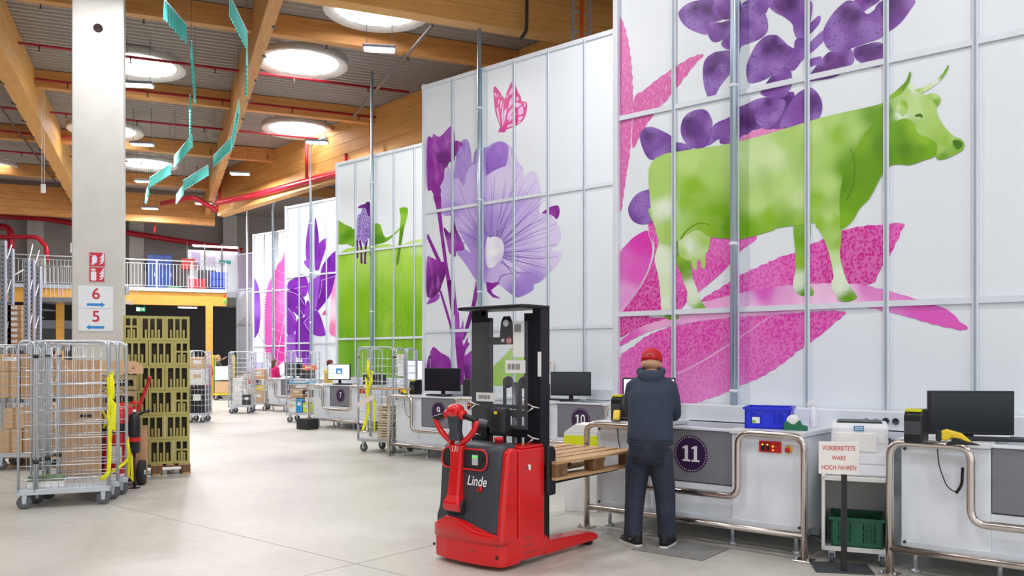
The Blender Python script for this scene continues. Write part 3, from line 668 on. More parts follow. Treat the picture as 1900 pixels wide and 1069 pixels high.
M.shape('cow_print', body, cp(TC,[(180,320,G1),(200,420,G1),(230,500,GW),(250,600,G1),(340,300,(192,226,130)),(360,400,G2),(330,480,G2),(430,350,G1),(400,560,G2),(470,540,G0),(520,580,G3),(600,600,G0),(650,480,(196,228,140)),(620,280,(210,236,170)),(720,260,(214,238,176)),(760,400,(196,228,140)),(700,540,G2),(780,560,G0),(840,460,(206,234,160)),(840,560,G2)])
   +cp(TD,[(40,330,G1),(150,290,(196,228,140)),(200,260,G1),(260,240,G1),(180,380,G1),(200,500,(190,224,130)),(150,560,G2),(240,300,G2),(230,620,G1),(270,440,G3),(290,540,G3),(320,400,G3),(350,330,G3),(370,240,G3),(390,400,G3),(280,600,G0),(300,300,G1)])
   +cp(TH,[(150,500,G3),(250,440,G1),(260,520,GW),(200,620,G0),(180,700,G2),(300,680,G3),(250,850,G3),(400,850,G3),(420,460,(200,230,150)),(500,420,G1),(370,270,GW),(330,300,G1),(460,680,G1),(480,800,G1),(560,600,G1),(620,700,(170,206,96)),(700,760,G2),(760,740,G1),(800,800,G0),(660,920,G3),(620,860,G1),(540,870,G0)]), 7, 'fur', res=.022)
M.shape('cow_print', pt(TD,(150,640),(160,665),(185,710),(210,790),(220,850),(212,870),(215,900),(230,920),(240,942),(280,945),(310,930),(300,910),(285,890),(265,850),(245,770),(250,700),(246,640),(236,610),(200,600),(170,610)), cp(TD,[(200,620,(180,218,116)),(240,640,G2),(160,640,G2),(220,700,G1),(228,780,(206,234,170)),(238,840,GW),(250,890,GW),(275,932,G3),(240,720,G2)]), 8, 'fur')
M.shape('cow_print', [(165,345),(240,280),(310,210),(345,125),(360,130),(352,190),(330,245),(270,320),(200,365),(170,370)], [(200,340,G2),(300,240,G3),(350,150,G3)], 9, T=TH)
M.shape('cow_print', [(400,290),(480,262),(570,215),(640,160),(690,90),(705,58),(716,70),(690,130),(640,200),(560,265),(460,322),(420,310)], [(430,300,G1),(500,280,(214,236,180)),(600,215,GW),(660,160,G0),(700,90,G3)], 9, T=TH)
M.shape('cow_print', [(490,350),(540,325),(600,330),(635,365),(635,410),(605,445),(570,400),(530,370)], [(540,345,G1),(600,350,(196,226,140)),(600,400,G0)], 9, T=TH)
M.shape('cow_print', [(755,770),(800,765),(840,790),(835,830),(800,850),(770,825)], (70,124,10), 10, T=TH)
M.shape('cow_print', [(395,535),(420,520),(450,515),(470,535),(465,555),(440,542),(410,545)], (70,120,8), 10, T=TH)
M.shape('cow_print', [(220,450),(250,395),(300,390),(330,440),(320,500),(280,540),(260,520),(230,490)], [(240,450,(206,232,160)),(300,420,G2),(300,500,G1)], 10, T=TH)
M.shape('cow_print', [(392,205),(384,250),(350,290),(318,335),(290,390),(262,440),(250,500),(243,560),(246,640),(250,668),(288,636),(318,588),(348,556),(368,526),(392,478),(425,430),(420,380),(424,300),(422,220)], [(380,240,(110,164,12)),(300,420,G3),(260,500,(96,150,4)),(300,560,(112,168,16)),(350,480,G3),(400,350,(92,146,4)),(270,640,(130,184,30)),(330,340,(126,178,24))], 8, 'plain', T=TD)
M.shape('cow_print', [(125,640),(200,600),(300,560),(380,600),(420,700),(520,740),(600,800),(590,910),(470,958),(350,998),(260,993),(180,998),(126,1026)], [(150,700,G0),(250,700,G3),(300,850,(88,140,2)),(450,850,G3),(560,880,G0),(400,650,G2),(480,760,G2),(200,960,G3)], 8, 'plain', T=TH)
M.stroke('cow_print', [(285,360),(300,420),(296,490),(270,560)], 1.0, 2.5, (84,136,4), 9, T=TD)
M.stroke('cow_print', [(300,640),(330,600),(380,570),(430,575)], 3, 1, (104,158,12), 9, T=TC)
M.done()

# ---- wall with mallow and butterfly
M = Mural(1); F3 = T(780,220,.337); F4 = T(780,520,.1872); TB = T(900,140,.10286)
PU, PUD, LI, LI2, LI3 = (146,28,160), (112,10,128), (206,188,240), (178,148,224), (226,214,248)
M.shape('mallow_print', [(195,210),(215,140),(240,115),(265,125),(280,190),(285,250),(300,180),(330,155),(360,160),(400,135),(440,125),(480,140),(520,180),(540,240),(560,300),(400,400),(200,400)], [(230,180,LI2),(320,220,LI2),(500,220,LI3),(420,300,LI),(240,320,LI2)], 0, 'veins', T=F3)
M.shape('mallow_print', [(365,190),(400,145),(440,125),(480,145),(485,180),(470,260),(430,290),(380,320),(362,300)], [(400,200,(160,112,214)),(440,180,(170,126,220)),(400,300,(150,100,206))], 1, 'veins', T=F3)
M.shape('mallow_print', [(110,440),(115,370),(150,270),(165,280),(180,330),(210,330),(240,370),(260,290),(290,255),(335,250),(345,320),(400,290),(460,265),(530,262),(565,285),(570,320),(600,295),(635,295),(655,360),(665,400),(665,460),(655,520),(720,530),(760,590),(775,640),(760,690),(720,722),(770,735),(778,755),(750,810),(710,850),(660,900),(625,915),(620,945),(540,985),(490,960),(420,905),(370,905),(310,890),(280,850),(240,790),(200,735),(240,715),(275,735),(200,600),(170,540),(125,530)], [(140,400,LI),(220,420,LI),(300,320,LI),(450,340,LI3),(600,360,LI3),(560,480,LI),(700,620,LI3),(740,760,LI3),(600,900,(170,140,222)),(540,960,(160,128,214)),(420,870,LI),(330,830,LI2),(240,750,LI2),(400,600,(176,146,228)),(330,640,(160,128,216)),(500,640,LI),(250,560,LI),(520,800,LI3),(180,500,LI2)], 2, 'plain', T=F3, res=.04)
for (a, b, c) in [((395,660),(440,520),(470,330)),((380,650),(370,500),(300,300)),((430,660),(530,500),(640,340)),((450,690),(560,560),(655,480)),((460,720),(600,640),(750,580)),((460,740),(620,720),(760,690)),((455,765),(600,800),(720,830)),((440,790),(560,860),(640,900)),((350,650),(280,540),(210,360)),((345,690),(280,620),(160,480)),((410,650),(480,480),(540,300)),((365,640),(330,480),(320,280)),((450,780),(540,900),(560,960)),((340,720),(300,690),(210,600)),((415,655),(500,520),(590,380)),((455,705),(580,600),(700,545)),((460,755),(640,770),(760,760)),((385,655),(400,480),(410,320)),((350,670),(270,560),(150,420))]:
    M.stroke('mallow_print', [a, b, c], 3.2, .6, (172,146,222), 3, T=F3)
rv = random.Random(5)
for kk in range(64):
    an = math.radians(-165+kk*4.6+rv.uniform(-1.5,1.5))
    L_ = {0:290,1:330,2:400,3:420,4:400,5:330,6:340,7:310,8:280,9:200}[min(9, kk//7)]*rv.uniform(.75,.95)
    a_ = (405+55*math.cos(an), 730+70*math.sin(an)); c_ = (405+L_*math.cos(an)*.98, 730+L_*math.sin(an)*1.08); b_ = ((a_[0]+c_[0])/2+rv.uniform(-8,8), (a_[1]+c_[1])/2+rv.uniform(-8,8))
    if c_[1] < 340 or c_[0] > 740 or c_[1] > 900 or c_[0] < 150 or (c_[0] < 250 and c_[1] > 700): continue
    M.stroke('mallow_print', [a_, b_, c_], 2.0, .5, (178,154,226) if kk % 2 else (164,136,216), 3, T=F3)
M.stroke('mallow_print', [(430,905),(450,865),(520,852),(600,850)], 2.4, 1, (150,110,200), 4, T=F3)
M.shape('mallow_print', [(362,690),(372,650),(385,655),(410,650),(430,655),(450,670),(462,710),(452,760),(430,790),(400,820),(370,815),(360,760)], [(380,680,(246,246,252)),(430,690,(236,232,248)),(400,740,(250,250,254)),(430,770,(226,220,242)),(385,800,(240,238,250))], 5, 'plain', T=F3)
M.shape('mallow_stem_print', [(72,420),(110,410),(120,560),(150,800),(180,960),(205,1069),(172,1069),(150,930),(110,640),(90,500)], (140,12,150), 4, 'satin', T=F3)
M.shape('mallow_stem_print', [(38,120),(65,105),(75,85),(110,100),(180,42),(190,220),(160,240),(150,265),(135,280),(130,330),(110,375),(115,395),(105,430),(80,425),(60,395),(38,375)], [(80,150,(156,52,180)),(150,110,(166,76,190)),(70,250,PU),(120,220,PUD),(90,350,PU),(60,320,(160,60,180))], 5, 'crumple', T=F3)
M.shape('mallow_stem_print', [(190,125),(235,140),(215,165),(190,210)], PU, 5, 'crumple', T=F3)
M.shape('mallow_stem_print', [(130,600),(165,630),(170,545),(182,550),(200,610),(245,715),(200,730),(195,760),(160,740),(148,690)], [(170,620,PUD),(210,680,(158,70,190)),(180,720,PU)], 5, 'crumple', T=F3)
M.shape('mallow_stem_print', [(670,520),(710,490),(750,478),(765,490),(765,530),(750,555),(735,540),(700,525)], PU, 1, 'crumple', T=F3)
M.shape('mallow_stem_print', [(38,775),(60,765),(110,790),(130,790),(140,850),(120,910),(100,960),(38,980)], [(60,820,(150,40,166)),(100,880,PUD),(60,930,PUD)], 5, 'crumple', T=F3)
M.shape('mallow_stem_print', [(38,1022),(60,985),(105,965),(95,1000)], (160,70,190), 5, 'satin', T=F3)
M.shape('mallow_stem_print', [(38,635),(46,640),(112,780),(118,805),(95,790),(38,660)], PU, 4, T=F3, smooth=False)
M.shape('mallow_stem_print', [(360,900),(400,905),(420,900),(440,905),(390,945),(400,965),(445,992),(400,985),(370,955)], PU, 3, 'satin', T=F3, smooth=False)
M.shape('mallow_stem_print', [(190,110),(207,100),(270,300),(320,480),(324,630),(305,560),(290,450)], PU, 4, T=F4, smooth=False)
M.shape('mallow_stem_print', [(265,0),(320,0),(328,360),(300,200)], (140,12,150), 4, T=F4, smooth=False)
M.shape('mallow_stem_print', [(552,5),(602,20),(545,262),(480,480),(430,600),(415,560),(440,480),(510,240)], [(560,100,PU),(590,60,(196,130,216)),(500,300,PUD)], 4, T=F4, smooth=False)
M.shape('mallow_stem_print', [(340,0),(352,150),(370,300),(385,330),(390,480),(405,470),(425,385),(430,480),(440,520),(418,610),(430,650),(460,580),(475,560),(470,610),(490,632),(450,690),(435,760),(432,1069),(383,1069),(372,900),(348,640)], [(370,600,PU),(400,700,PU),(400,950,(156,20,166)),(410,540,(180,80,200))], 5, 'satin', T=F4, smooth=False)
M.shape('mallow_stem_print', [(66,1000),(68,820),(90,740),(125,665),(160,680),(205,720),(255,745),(300,800),(300,1000)], [(120,760,(156,30,166)),(220,850,PU),(120,880,PUD)], 4, 'satin', T=F4)
M.shape('mallow_stem_print', [(430,770),(470,730),(510,700),(600,690),(620,900),(560,1000),(460,1030),(435,900)], [(470,780,(166,60,190)),(480,900,PUD)], 4, 'satin', T=F4)
M.shape('lime_leaf_print', [(912,716),(914,684),(932,664),(955,642),(985,640),(1000,660),(1003,716)], [(930,690,(168,214,96)),(970,660,(190,226,130)),(980,705,(150,200,60))], 2, 'veins' if False else 'plain')
MG, MGL = (226,10,140), (250,190,240)
M.shape('butterfly_print', [(155,230),(180,195),(240,260),(300,350),(345,420),(340,470),(320,560),(300,720),(310,920),(280,930),(240,830),(190,680),(165,500),(155,350)], MG, 2, T=TB)
M.shape('butterfly_print', [(345,460),(370,380),(400,290),(460,150),(510,95),(535,130),(590,290),(640,370),(665,470),(720,470),(760,520),(755,620),(730,720),(680,820),(590,890),(440,960),(390,970),(320,930),(330,600)], MG, 1, T=TB)
M.shape('butterfly_print', [(240,1020),(280,930),(340,920),(385,960),(370,1010),(330,1030),(280,1020)], (214,0,150), 3, T=TB)
for q in [[(235,430),(262,430),(255,540),(235,500)],[(285,440),(325,460),(290,620),(270,600)],[(205,570),(240,560),(285,870),(270,880),(220,700)],[(335,650),(395,560),(400,640),(345,900),(320,900)],[(420,540),(440,450),(500,380),(530,370),(530,470),(410,640)],[(405,690),(530,540),(530,620),(400,840)],[(440,760),(540,660),(580,700),(420,860)],[(600,600),(690,540),(700,690),(600,730)],[(600,755),(690,720),(670,800),(600,825)],[(400,900),(540,850),(580,870),(400,955)],[(430,330),(470,230),(520,200),(530,300),(440,370)],[(375,400),(400,350),(430,350),(420,390),(380,420)],[(560,380),(600,390),(610,440),(570,480)],[(540,480),(600,490),(680,520),(560,600)],[(170,330),(195,300),(210,340),(185,400)],[(220,330),(245,340),(235,390),(210,400)],[(270,360),(290,370),(280,400)],[(690,490),(720,490),(740,540),(720,580)],[(480,120),(505,110),(520,160),(490,180)],[(590,840),(660,815),(640,850),(590,875)]]:
    qx = sum(p[0] for p in q)/len(q); qy = sum(p[1] for p in q)/len(q)
    M.shape('butterfly_print', [(qx+(x-qx)*.8, qy+(y-qy)*.8) for x, y in q], MGL, 4, T=TB)
M.done()
# ---- wall with apple and sheep
M = Mural(2); G7 = T(620,360,.1496); GG = T(600,250,.44)
M.shape('apple_print', [(58,1060),(58,505),(100,480),(140,474),(215,468),(260,460),(300,466),(320,470),(360,452),(400,440),(440,442),(440,1060)], [(80,520,(150,204,50)),(130,500,(176,220,96)),(250,480,(190,226,120)),(310,520,(170,216,80)),(400,470,(206,232,160)),(400,540,(160,210,60)),(150,700,(132,190,20)),(300,700,(126,186,16)),(100,900,(108,170,6)),(250,900,(118,178,12)),(400,800,(116,176,10)),(400,1000,(106,168,4))], 0, 'apple', T=GG, smooth=False, res=.06)
LG, LGD = (126,176,40), (84,142,10)
M.shape('apple_leaf_print', [(48,350),(80,345),(130,375),(190,400),(265,470),(280,650),(200,640),(150,620),(48,610)], [(100,420,LG),(180,520,LGD),(220,600,LG)], 1, 'satin' if False else 'plain', T=G7, rag=.02)
M.shape('apple_leaf_print', [(490,385),(570,378),(590,440),(640,540),(740,490),(790,440),(830,400),(850,300),(872,310),(850,400),(770,490),(650,590),(520,630),(490,630)], [(540,430,LG),(560,560,LGD),(700,520,LG),(840,380,(160,206,80))], 1, 'plain', T=G7)
M.shape('apple_leaf_print', [(810,190),(830,170),(880,165),(915,190),(905,290),(860,470),(800,850),(770,855),(800,600),(825,300)], [(860,200,(120,182,20)),(850,300,(150,204,60)),(830,500,LGD),(800,750,(96,140,20))], 2, 'plain', T=G7)
for q in [[(300,555),(335,570),(350,690),(348,790),(356,860),(330,866),(325,800),(330,700)],[(385,610),(420,560),(402,690),(396,800),(398,868),(370,868),(372,800)],[(440,550),(454,560),(462,770),(440,766)],[(283,570),(300,570),(300,797),(283,795)]]:
    M.shape('sheep_print', q, (92,20,124), 3, T=G7, smooth=False)
M.shape('sheep_print', [(290,290),(330,240),(350,180),(375,175),(405,240),(440,270),(482,290),(484,520),(440,550),(410,562),(385,630),(365,632),(340,575),(288,565)], [(330,400,(170,146,220)),(400,350,(190,170,232)),(460,450,(140,96,196)),(360,220,(170,150,226))], 4, 'wool', T=G7)
M.shape('sheep_print', [(300,158),(340,135),(380,125),(405,100),(440,98),(470,125),(485,200),(484,265),(430,270),(405,230),(385,180),(310,176)], [(340,155,(110,40,140)),(440,150,(88,20,116)),(460,230,(96,26,124))], 5, T=G7)
M.done()
# ---- wall with purple petals
M = Mural(3); TK = T(460,380,.2995)
PA, PB, PC_ = (128,38,178), (110,18,158), (150,74,200)
for i, (q, c) in enumerate([([(360,330),(358,240),(375,120),(397,42),(404,100),(404,350),(385,345)],PA),([(414,90),(432,140),(440,240),(430,290),(414,400)],PB),([(416,400),(420,300),(440,240),(480,208),(493,215),(480,280),(450,370),(440,402)],PA),([(347,360),(360,340),(385,345),(404,370),(404,412),(370,390)],PC_),
    ([(455,400),(480,350),(553,290),(553,480),(520,540),(490,590),(425,660),(440,550),(450,440)],PB),([(247,520),(252,480),(280,460),(320,435),(345,435),(370,470),(370,540),(345,572),(320,545),(285,525)],PA),([(240,540),(290,525),(330,560),(355,600),(350,670),(330,702),(290,670),(240,630)],PB),
    ([(370,500),(385,475),(420,450),(455,440),(462,460),(450,540),(430,620),(418,652),(395,645),(380,580)],PC_),([(240,640),(290,680),(300,720),(300,760),(280,800),(240,792)],PA),([(300,730),(340,700),(370,690),(390,760),(385,850),(370,940),(300,940)],PB),([(350,720),(400,680),(425,655),(450,690),(480,790),(475,810),(440,815),(400,800),(370,770)],PA),([(350,680),(370,590),(395,650),(425,660),(390,705)],PA),
    ([(240,830),(290,800),(320,870),(345,1000),(370,1012),(384,970),(375,920),(300,940),(290,1100),(240,1100)],PC_)]):
    M.shape('petal_print', q, [(x, y, (c if j % 2 else tuple(min(255, v+18) for v in c))) for j, (x, y) in enumerate(q)], i % 6, 'plain', T=TK, res=.1)
for q in ([(250,535),(310,560),(350,620)],[(290,520),(330,510),(365,505)],[(250,640),(300,720)],[(455,470),(500,455),(548,440)],[(350,700),(330,660),(300,630)],[(440,580),(455,520),(460,460)],[(352,735),(372,770),(400,800)],[(345,730),(385,690)]):
    M.stroke('petal_print', q, .9, .7, (226,196,240), 7, T=TK)
M.shape('petal_pink_print', [(556,430),(530,500),(515,580),(510,700),(505,770),(510,800),(530,812),(556,790)], [(540,520,(246,150,196)),(525,650,(250,214,232)),(525,780,(240,130,180))], 6, T=TK, res=.1)
M.shape('petal_pink_print', [(458,682),(480,650),(496,682)], (232,80,160), 6, T=TK, smooth=False)
M.done()
# ---- wall with pink serrated leaf
M = Mural(4)
M.shape('pink_leaf_print', [(245,300),(210,340),(185,370),(160,430),(130,480),(112,550),(106,640),(106,800),(110,920),(150,1000),(180,1004),(220,970),(245,940)], [(200,420,(228,90,180)),(150,600,(222,80,172)),(210,600,(236,120,196)),(150,850,(226,90,180)),(210,880,(214,50,160))], 0, 'plain', T=TK, rag=.05, res=.12)
for y in range(380, 960, 62):
    M.stroke('pink_leaf_print', [(238,y+50),(190,y+30),(140,y-10)], 1.0, .5, (246,180,220), 1, T=TK)
M.stroke('pink_leaf_print', [(245,620),(215,760),(180,960)], 1.4, 1.0, (248,196,226), 2, T=TK)
M.shape('lilac_leaf_print', [(30,450),(42,455),(60,490),(72,540),(78,640),(78,700),(65,790),(30,802)], [(50,560,(130,70,196)),(65,650,(150,96,210)),(50,740,(120,50,180))], 0, T=TK, res=.1)
M.stroke('lilac_leaf_print', [(62,790),(80,825),(102,862)], .9, .7, (110,40,120), 1, T=TK)
M.done()

# ================================================================== WORK STATIONS
PURP = mat('sign_purple', (54,22,70), .5); WTXT = mat('sign_white', (236,236,240), .5); REDP = mat('control_red', (206,28,36), .4)
YBTN = mat('button_yellow', (240,190,30), .4); RBTN = mat('button_red', (214,24,24), .35); AMB = emat('amber_light', (255,190,60), 1.5)
C0 = 6.36
def number_text(num, par):
    """white slab digits: the ones are drawn, the rest set in type"""
    w_ = .085; x = 1.0-w_*(len(num)-1)/2
    for ch in num:
        if ch == '1':
            MB().prism([(x-.035,.67),(x+.04,.67),(x+.04,.684),(x+.017,.688),(x+.017,.805),(x-.004,.805),(x-.035,.79),(x-.035,.777),(x-.013,.78),(x-.013,.688),(x-.035,.684)], 'y', .1078, .1095).build('numeral', WTXT, par)
        else: text(ch, .185, WTXT, par, (x,.1088,.737), bold=.002, name='numeral', sx=.85)
        x += w_
def station(s, c, num, label):
    t = thing('work_station', label, 'work station', SC(s, c), A40, 'packing work stations')
    R = .028
    MB().tube([(0,0,0),(0,0,.95),(.52,0,.95),(.52,0,.43),(1.48,0,.43),(1.48,0,.95),(2.02,0,.95),(2.02,0,0)], R, 12, fillet=.1, seg=6).build('guard_rail', STEEL, t)
    MB().tube([(0,0,.19),(2.02,0,.19)], R, 12).build('lower_rail', STEEL, t)
    for x in (0,2.02):
        fp = MB().box((x,0,.006), (.13,.13,.012)).build('foot_plate', STEEL, t, bevel=.003, seg=1)
        MB().lathe([(.01,.012),(.01,.03)], 6, (x-.045,-.045,0)).build('bolt', ZINC, fp)
        MB().lathe([(.01,.012),(.01,.03)], 6, (x+.045,-.045,0)).build('bolt', ZINC, fp)
    # cabinet: two end blocks and a sunken middle
    MB().box2((.05,.1,.2), (.62,.86,.93)).build('end_cabinet', WHITE, t, bevel=.006)
    MB().box2((1.38,.1,.2), (1.97,.86,.93)).build('end_cabinet', WHITE, t, bevel=.006)
    MB().box2((.621,.12,.2), (1.379,.86,.49)).build('apron', WHITE, t)
    MB().box2((.625,.115,.5), (1.375,.15,.94)).build('grey_panel', GREY, t, bevel=.004, label='grey front panel with the number')
    MB().box2((.63,.36,.78), (1.37,.84,.8)).build('scanner_bed', mat('bed_dark',(70,74,80),.3,.4), t)
    MB().box2((.64,.16,.81), (1.36,.3,.825)).build('inner_shelf', ALU, t)
    for a, b in ((.03,.625),(1.375,1.99)):
        MB().box2((a,.06,.935), (b,.86,.975)).build('worktop', mat('worktop_pale',(222,226,230),.3), t, bevel=.006)
    MB().box2((.62,.1,.942), (1.38,.2,.962)).build('panel_cap', ALU, t, bevel=.004)
    MB().box2((.05,.095,.195), (1.97,.11,.235)).build('edge_profile', ALU, t)
    for x in (.12,.66,1.34,1.88):
        for y in (.2,.76):
            MB().lathe([(.018,.03),(.018,.2)], 8, (x,y,0)).lathe([(.04,0),(.04,.012),(.018,.03)], 10, (x,y,0)).build('leg', ZINC, t)
    for x in (.075,1.945):
        
        for z in (.9,.23): MB().lathe([(.011,.0),(.011,.012)], 8, (x,.088,z), 'y').build('bolt', DGREY, t)
    sg = MB().lathe([(.001,.0),(.155,.0),(.155,-.004),(.001,-.004)], 40, (1.0,.114,.735), 'y', smooth=False).build('number_sign', PURP, t)
    mb = MB()
    for k in range(44):
        a = 2*PI*k/44; mb.lathe([(.0045,0),(.0045,-.0015)], 6, (1.0+.143*math.cos(a),.1095,.735+.143*math.sin(a)), 'y')
    tag(mb.build('dotted_ring', WTXT, sg), kind='stuff')
    number_text(num, sg)
    cp_ = MB().box2((1.62,.085,.8), (1.8,.1,.89)).build('control_panel', REDP, t, bevel=.003)
    for x in (1.655,1.695):
        MB().box2((x-.013,.078,.815), (x+.013,.086,.872)).build('rocker_switch', BLACK, cp_); MB().lathe([(.007,0),(.007,-.008)], 8, (x,.078,.862), 'y').build('pilot_light', AMB, cp_)
    for x in (1.735,1.735): pass
    MB().lathe([(.007,0),(.007,-.008)], 8, (1.737,.086,.85), 'y').lathe([(.006,0),(.006,-.008)], 8, (1.737,.086,.82), 'y').build('pilot_light', AMB, cp_)
    eb = MB().lathe([(.03,0),(.03,-.012)], 16, (1.862,.1,.832), 'y').build('emergency_stop_base', YBTN, t)
    MB().lathe([(.012,-.012),(.012,-.025),(.02,-.027),(.02,-.04),(.001,-.043)], 14, (1.862,.1,.832), 'y').build('button', RBTN, eb)
    # cable loop hanging at the left block
    MB().tube([(.30,.07,.985),(.30,.05,.93),(.31,.05,.8),(.36,.05,.66),(.42,.05,.62),(.455,.05,.68)], .004, 6, fillet=.05).build('cable', CABLE, t)
    MB().tube([(.42,.05,.62),(.455,.05,.68),(.46,.05,.80)], .010, 8, fillet=.04).build('cable_sleeve', CABLE, t)
    return t
step = (-5.65, 2.62)
S11, S12 = -4.44, -1.80
st = {}
for num, s, k in (('11',S11,0),('12',S12,0),('9',S11,1),('10',S12,1),('7',S11,2),('8',S12,2),('5',S11,3),('6',S12,3),('3',S11,4),('4',S12,4)):
    what = {'11':'white packing station with purple sign 11 before the cow wall','12':'white packing station with steel rail at the right picture edge','9':'white packing station with purple sign 9 behind the red stacker',
            '10':'white packing station with purple sign 10 right of the mast','7':'white packing station with purple sign 7 before the apple wall','8':'white packing station behind the mid roll cage before the apple wall',
            '5':'white packing station before the purple petal wall','6':'white packing station right of the petal wall desk','3':'farthest packing station by the pink leaf wall','4':'far packing station where the woman in pink stands'}[num]
    st[num] = station(s+step[0]*k, C0+step[1]*k, num, what)
def onst(num, x, y, z=.975):
    o = st[num]; R_ = Matrix.Rotation(A40, 3, 'Z'); return Vector(o.location)+R_ @ Vector((x, y, z))
# ---------- things on the stations
def monitor(loc, rz, label, w=.56, h=.33, screen=SCREEN, lift=.06, ui=False, group='monitors on the stations', tilt=0.):
    t = thing('monitor', label, 'monitor', loc, rz, group)
    MB().prism(rrect(.26,.18,.03), 'z', 0, .012).build('base', BLACK, t)
    MB().box2((-.03,.01,.01), (.03,.045,lift+.16)).build('neck', BLACK, t, bevel=.006)
    z0 = lift
    MB().box2((-w/2,-.02,z0), (w/2,.02,z0+h)).build('casing', BLACK, t, bevel=.006)
    sn = MB().box2((-w/2+.014,-.0235,z0+.022), (w/2-.014,-.0195,z0+h-.014)).build('screen', screen, t)
    if ui:
        b1 = emat('ui_blue',(70,140,200),1.0); b2 = emat('ui_grey',(196,210,224),1.0)
        MB().box2((-.07,-.0245,z0+.14), (.09,-.0237,z0+.26)).build('window', b1, sn)
        MB().box2((-.03,-.0253,z0+.16), (.05,-.0246,z0+.21)).build('dialog', emat('ui_white',(250,250,252),1.0), sn)
        for k in range(3): MB().box2((-w/2+.03,-.0245,z0+.06+k*.08), (-.09,-.0237,z0+.075+k*.08)).build('row', b2, sn)
    return t
LIT = emat('lit_screen', (238,240,246), 1.0)
def keyboard(loc, rz, label):
    t = thing('keyboard', label, 'keyboard', loc, rz, 'keyboards on the stations')
    MB().box2((-.22,-.07,0), (.22,.07,.018)).build('body', BLACK, t, bevel=.005)
    for r in range(4): MB().box2((-.205,-.055+r*.03,.018), (.205,-.031+r*.03,.024)).build('key_row', DGREY, t)
def speaker(loc, rz, label, s=(.16,.2,.2)):
    t = thing('speaker', label, 'speaker box', loc, rz, 'dark boxes on the stations')
    MB().box((0,0,s[2]/2), s).build('cabinet', mat('speaker_grey',(58,58,60),.7), t, bevel=.008)
    MB().box((0,-s[1]/2-.003,s[2]/2), (s[0]*.86,.006,s[2]*.86)).build('grille', mat('grille',(44,44,46),.9), t)
def labelprinter(loc, rz, label):
    t = thing('label_printer', label, 'label printer', loc, rz, 'label printers')
    MB().prism([(-.09,0),(.09,0),(.09,.2),(.07,.23),(-.05,.23),(-.09,.19)], 'x', -.058, .058).build('body', BLACK, t, bevel=.012)
    MB().box((.0,-.04,.222), (.1,.07,.018)).build('sticker', mat('yellow_sticker',(220,220,40),.5), t)
    MB().box2((-.052,-.094,.06), (.052,-.088,.15)).build('label_slot', DGREY, t)
def scanner(loc, rz, label):
    t = thing('barcode_scanner', label, 'scanner', loc, rz, 'hand scanners')
    Y = mat('scanner_yellow',(232,200,30),.4)
    MB().prism([(-.1,.03),(-.1,.085),(-.06,.1),(.03,.075),(.08,.03),(.09,0),(.05,0),(.02,.035),(-.03,.045),(-.06,.02)], 'y', -.03, .03).build('body', Y, t, bevel=.012)
    MB().box2((-.125,-.034,.02), (-.09,.034,.09)).build('window', BLACK, t, bevel=.008)
    MB().prism([(-.06,.0),(.0,.045),(.08,.02),(.14,0),(-.07,0)], 'y', -.036, .036).build('cradle', BLACK, t, bevel=.008)
RZF = math.radians(-8)
# station 12
monitor(at(1800,824,5.95)*1, RZF, 'large black monitor on the rightmost station', .57, .31, lift=.035).location.z = .975
p = at(1700,815,5.75); labelprinter((p.x,p.y,.975), A40, 'black label printer with yellow sticker left of the large monitor')
p = at(1775,824,5.62); scanner((p.x,p.y,.975), math.radians(-25), 'yellow and black barcode scanner before the large monitor')
p = at(1855,822,5.85); keyboard((p.x,p.y,.975), math.radians(-20), 'black keyboard below the large monitor')
# station 11
p = onst('11', .30, .60); monitor((p.x,p.y,.975), math.radians(-14), 'black monitor half hidden behind the man in the cap', .50, .30, screen=LIT, lift=.09)
p = onst('11', .10, .42); labelprinter((p.x,p.y,.975), A40, 'black label printer with yellow top beside the man')
p = onst('11', .24, .13); scanner((p.x,p.y,.975), math.radians(-100), 'yellow hand scanner with green light left of the man')
p = onst('11', .34, .28); keyboard((p.x,p.y,.975), A40, 'black keyboard half hidden by the man in the cap')
# stations 10, 9
p = onst('10', .62, .42); monitor((p.x,p.y,.975), math.radians(-14), 'black monitor right of the stacker mast', .56, .33)
p = onst('10', .52, .22); keyboard((p.x,p.y,.975), A40, 'black keyboard under the monitor right of the mast')
p = onst('10', 1.78, .6); speaker((p.x,p.y,.975), math.radians(-20), 'dark box at the right end of station ten', (.2,.2,.3))
p = onst('10', .12, .45); labelprinter((p.x,p.y,.975), A40, 'black label printer hidden beside the mast')
p = onst('9', .75, .45); monitor((p.x,p.y,.975), math.radians(-22), 'black monitor on the station with sign 9', .62, .36)
p = onst('9', 1.45, .45); speaker((p.x,p.y,.975), math.radians(-30), 'dark box right of the monitor on station nine', (.3,.24,.26))
p = onst('9', .3, .3); labelprinter((p.x,p.y,.975), A40, 'black label printer left of the monitor on station nine')
p = onst('9', .9, .22); keyboard((p.x,p.y,.975), A40, 'black keyboard on station nine')
p = onst('9', .18, .15); scanner((p.x,p.y,.975), math.radians(-60), 'yellow scanner at the corner of station nine')
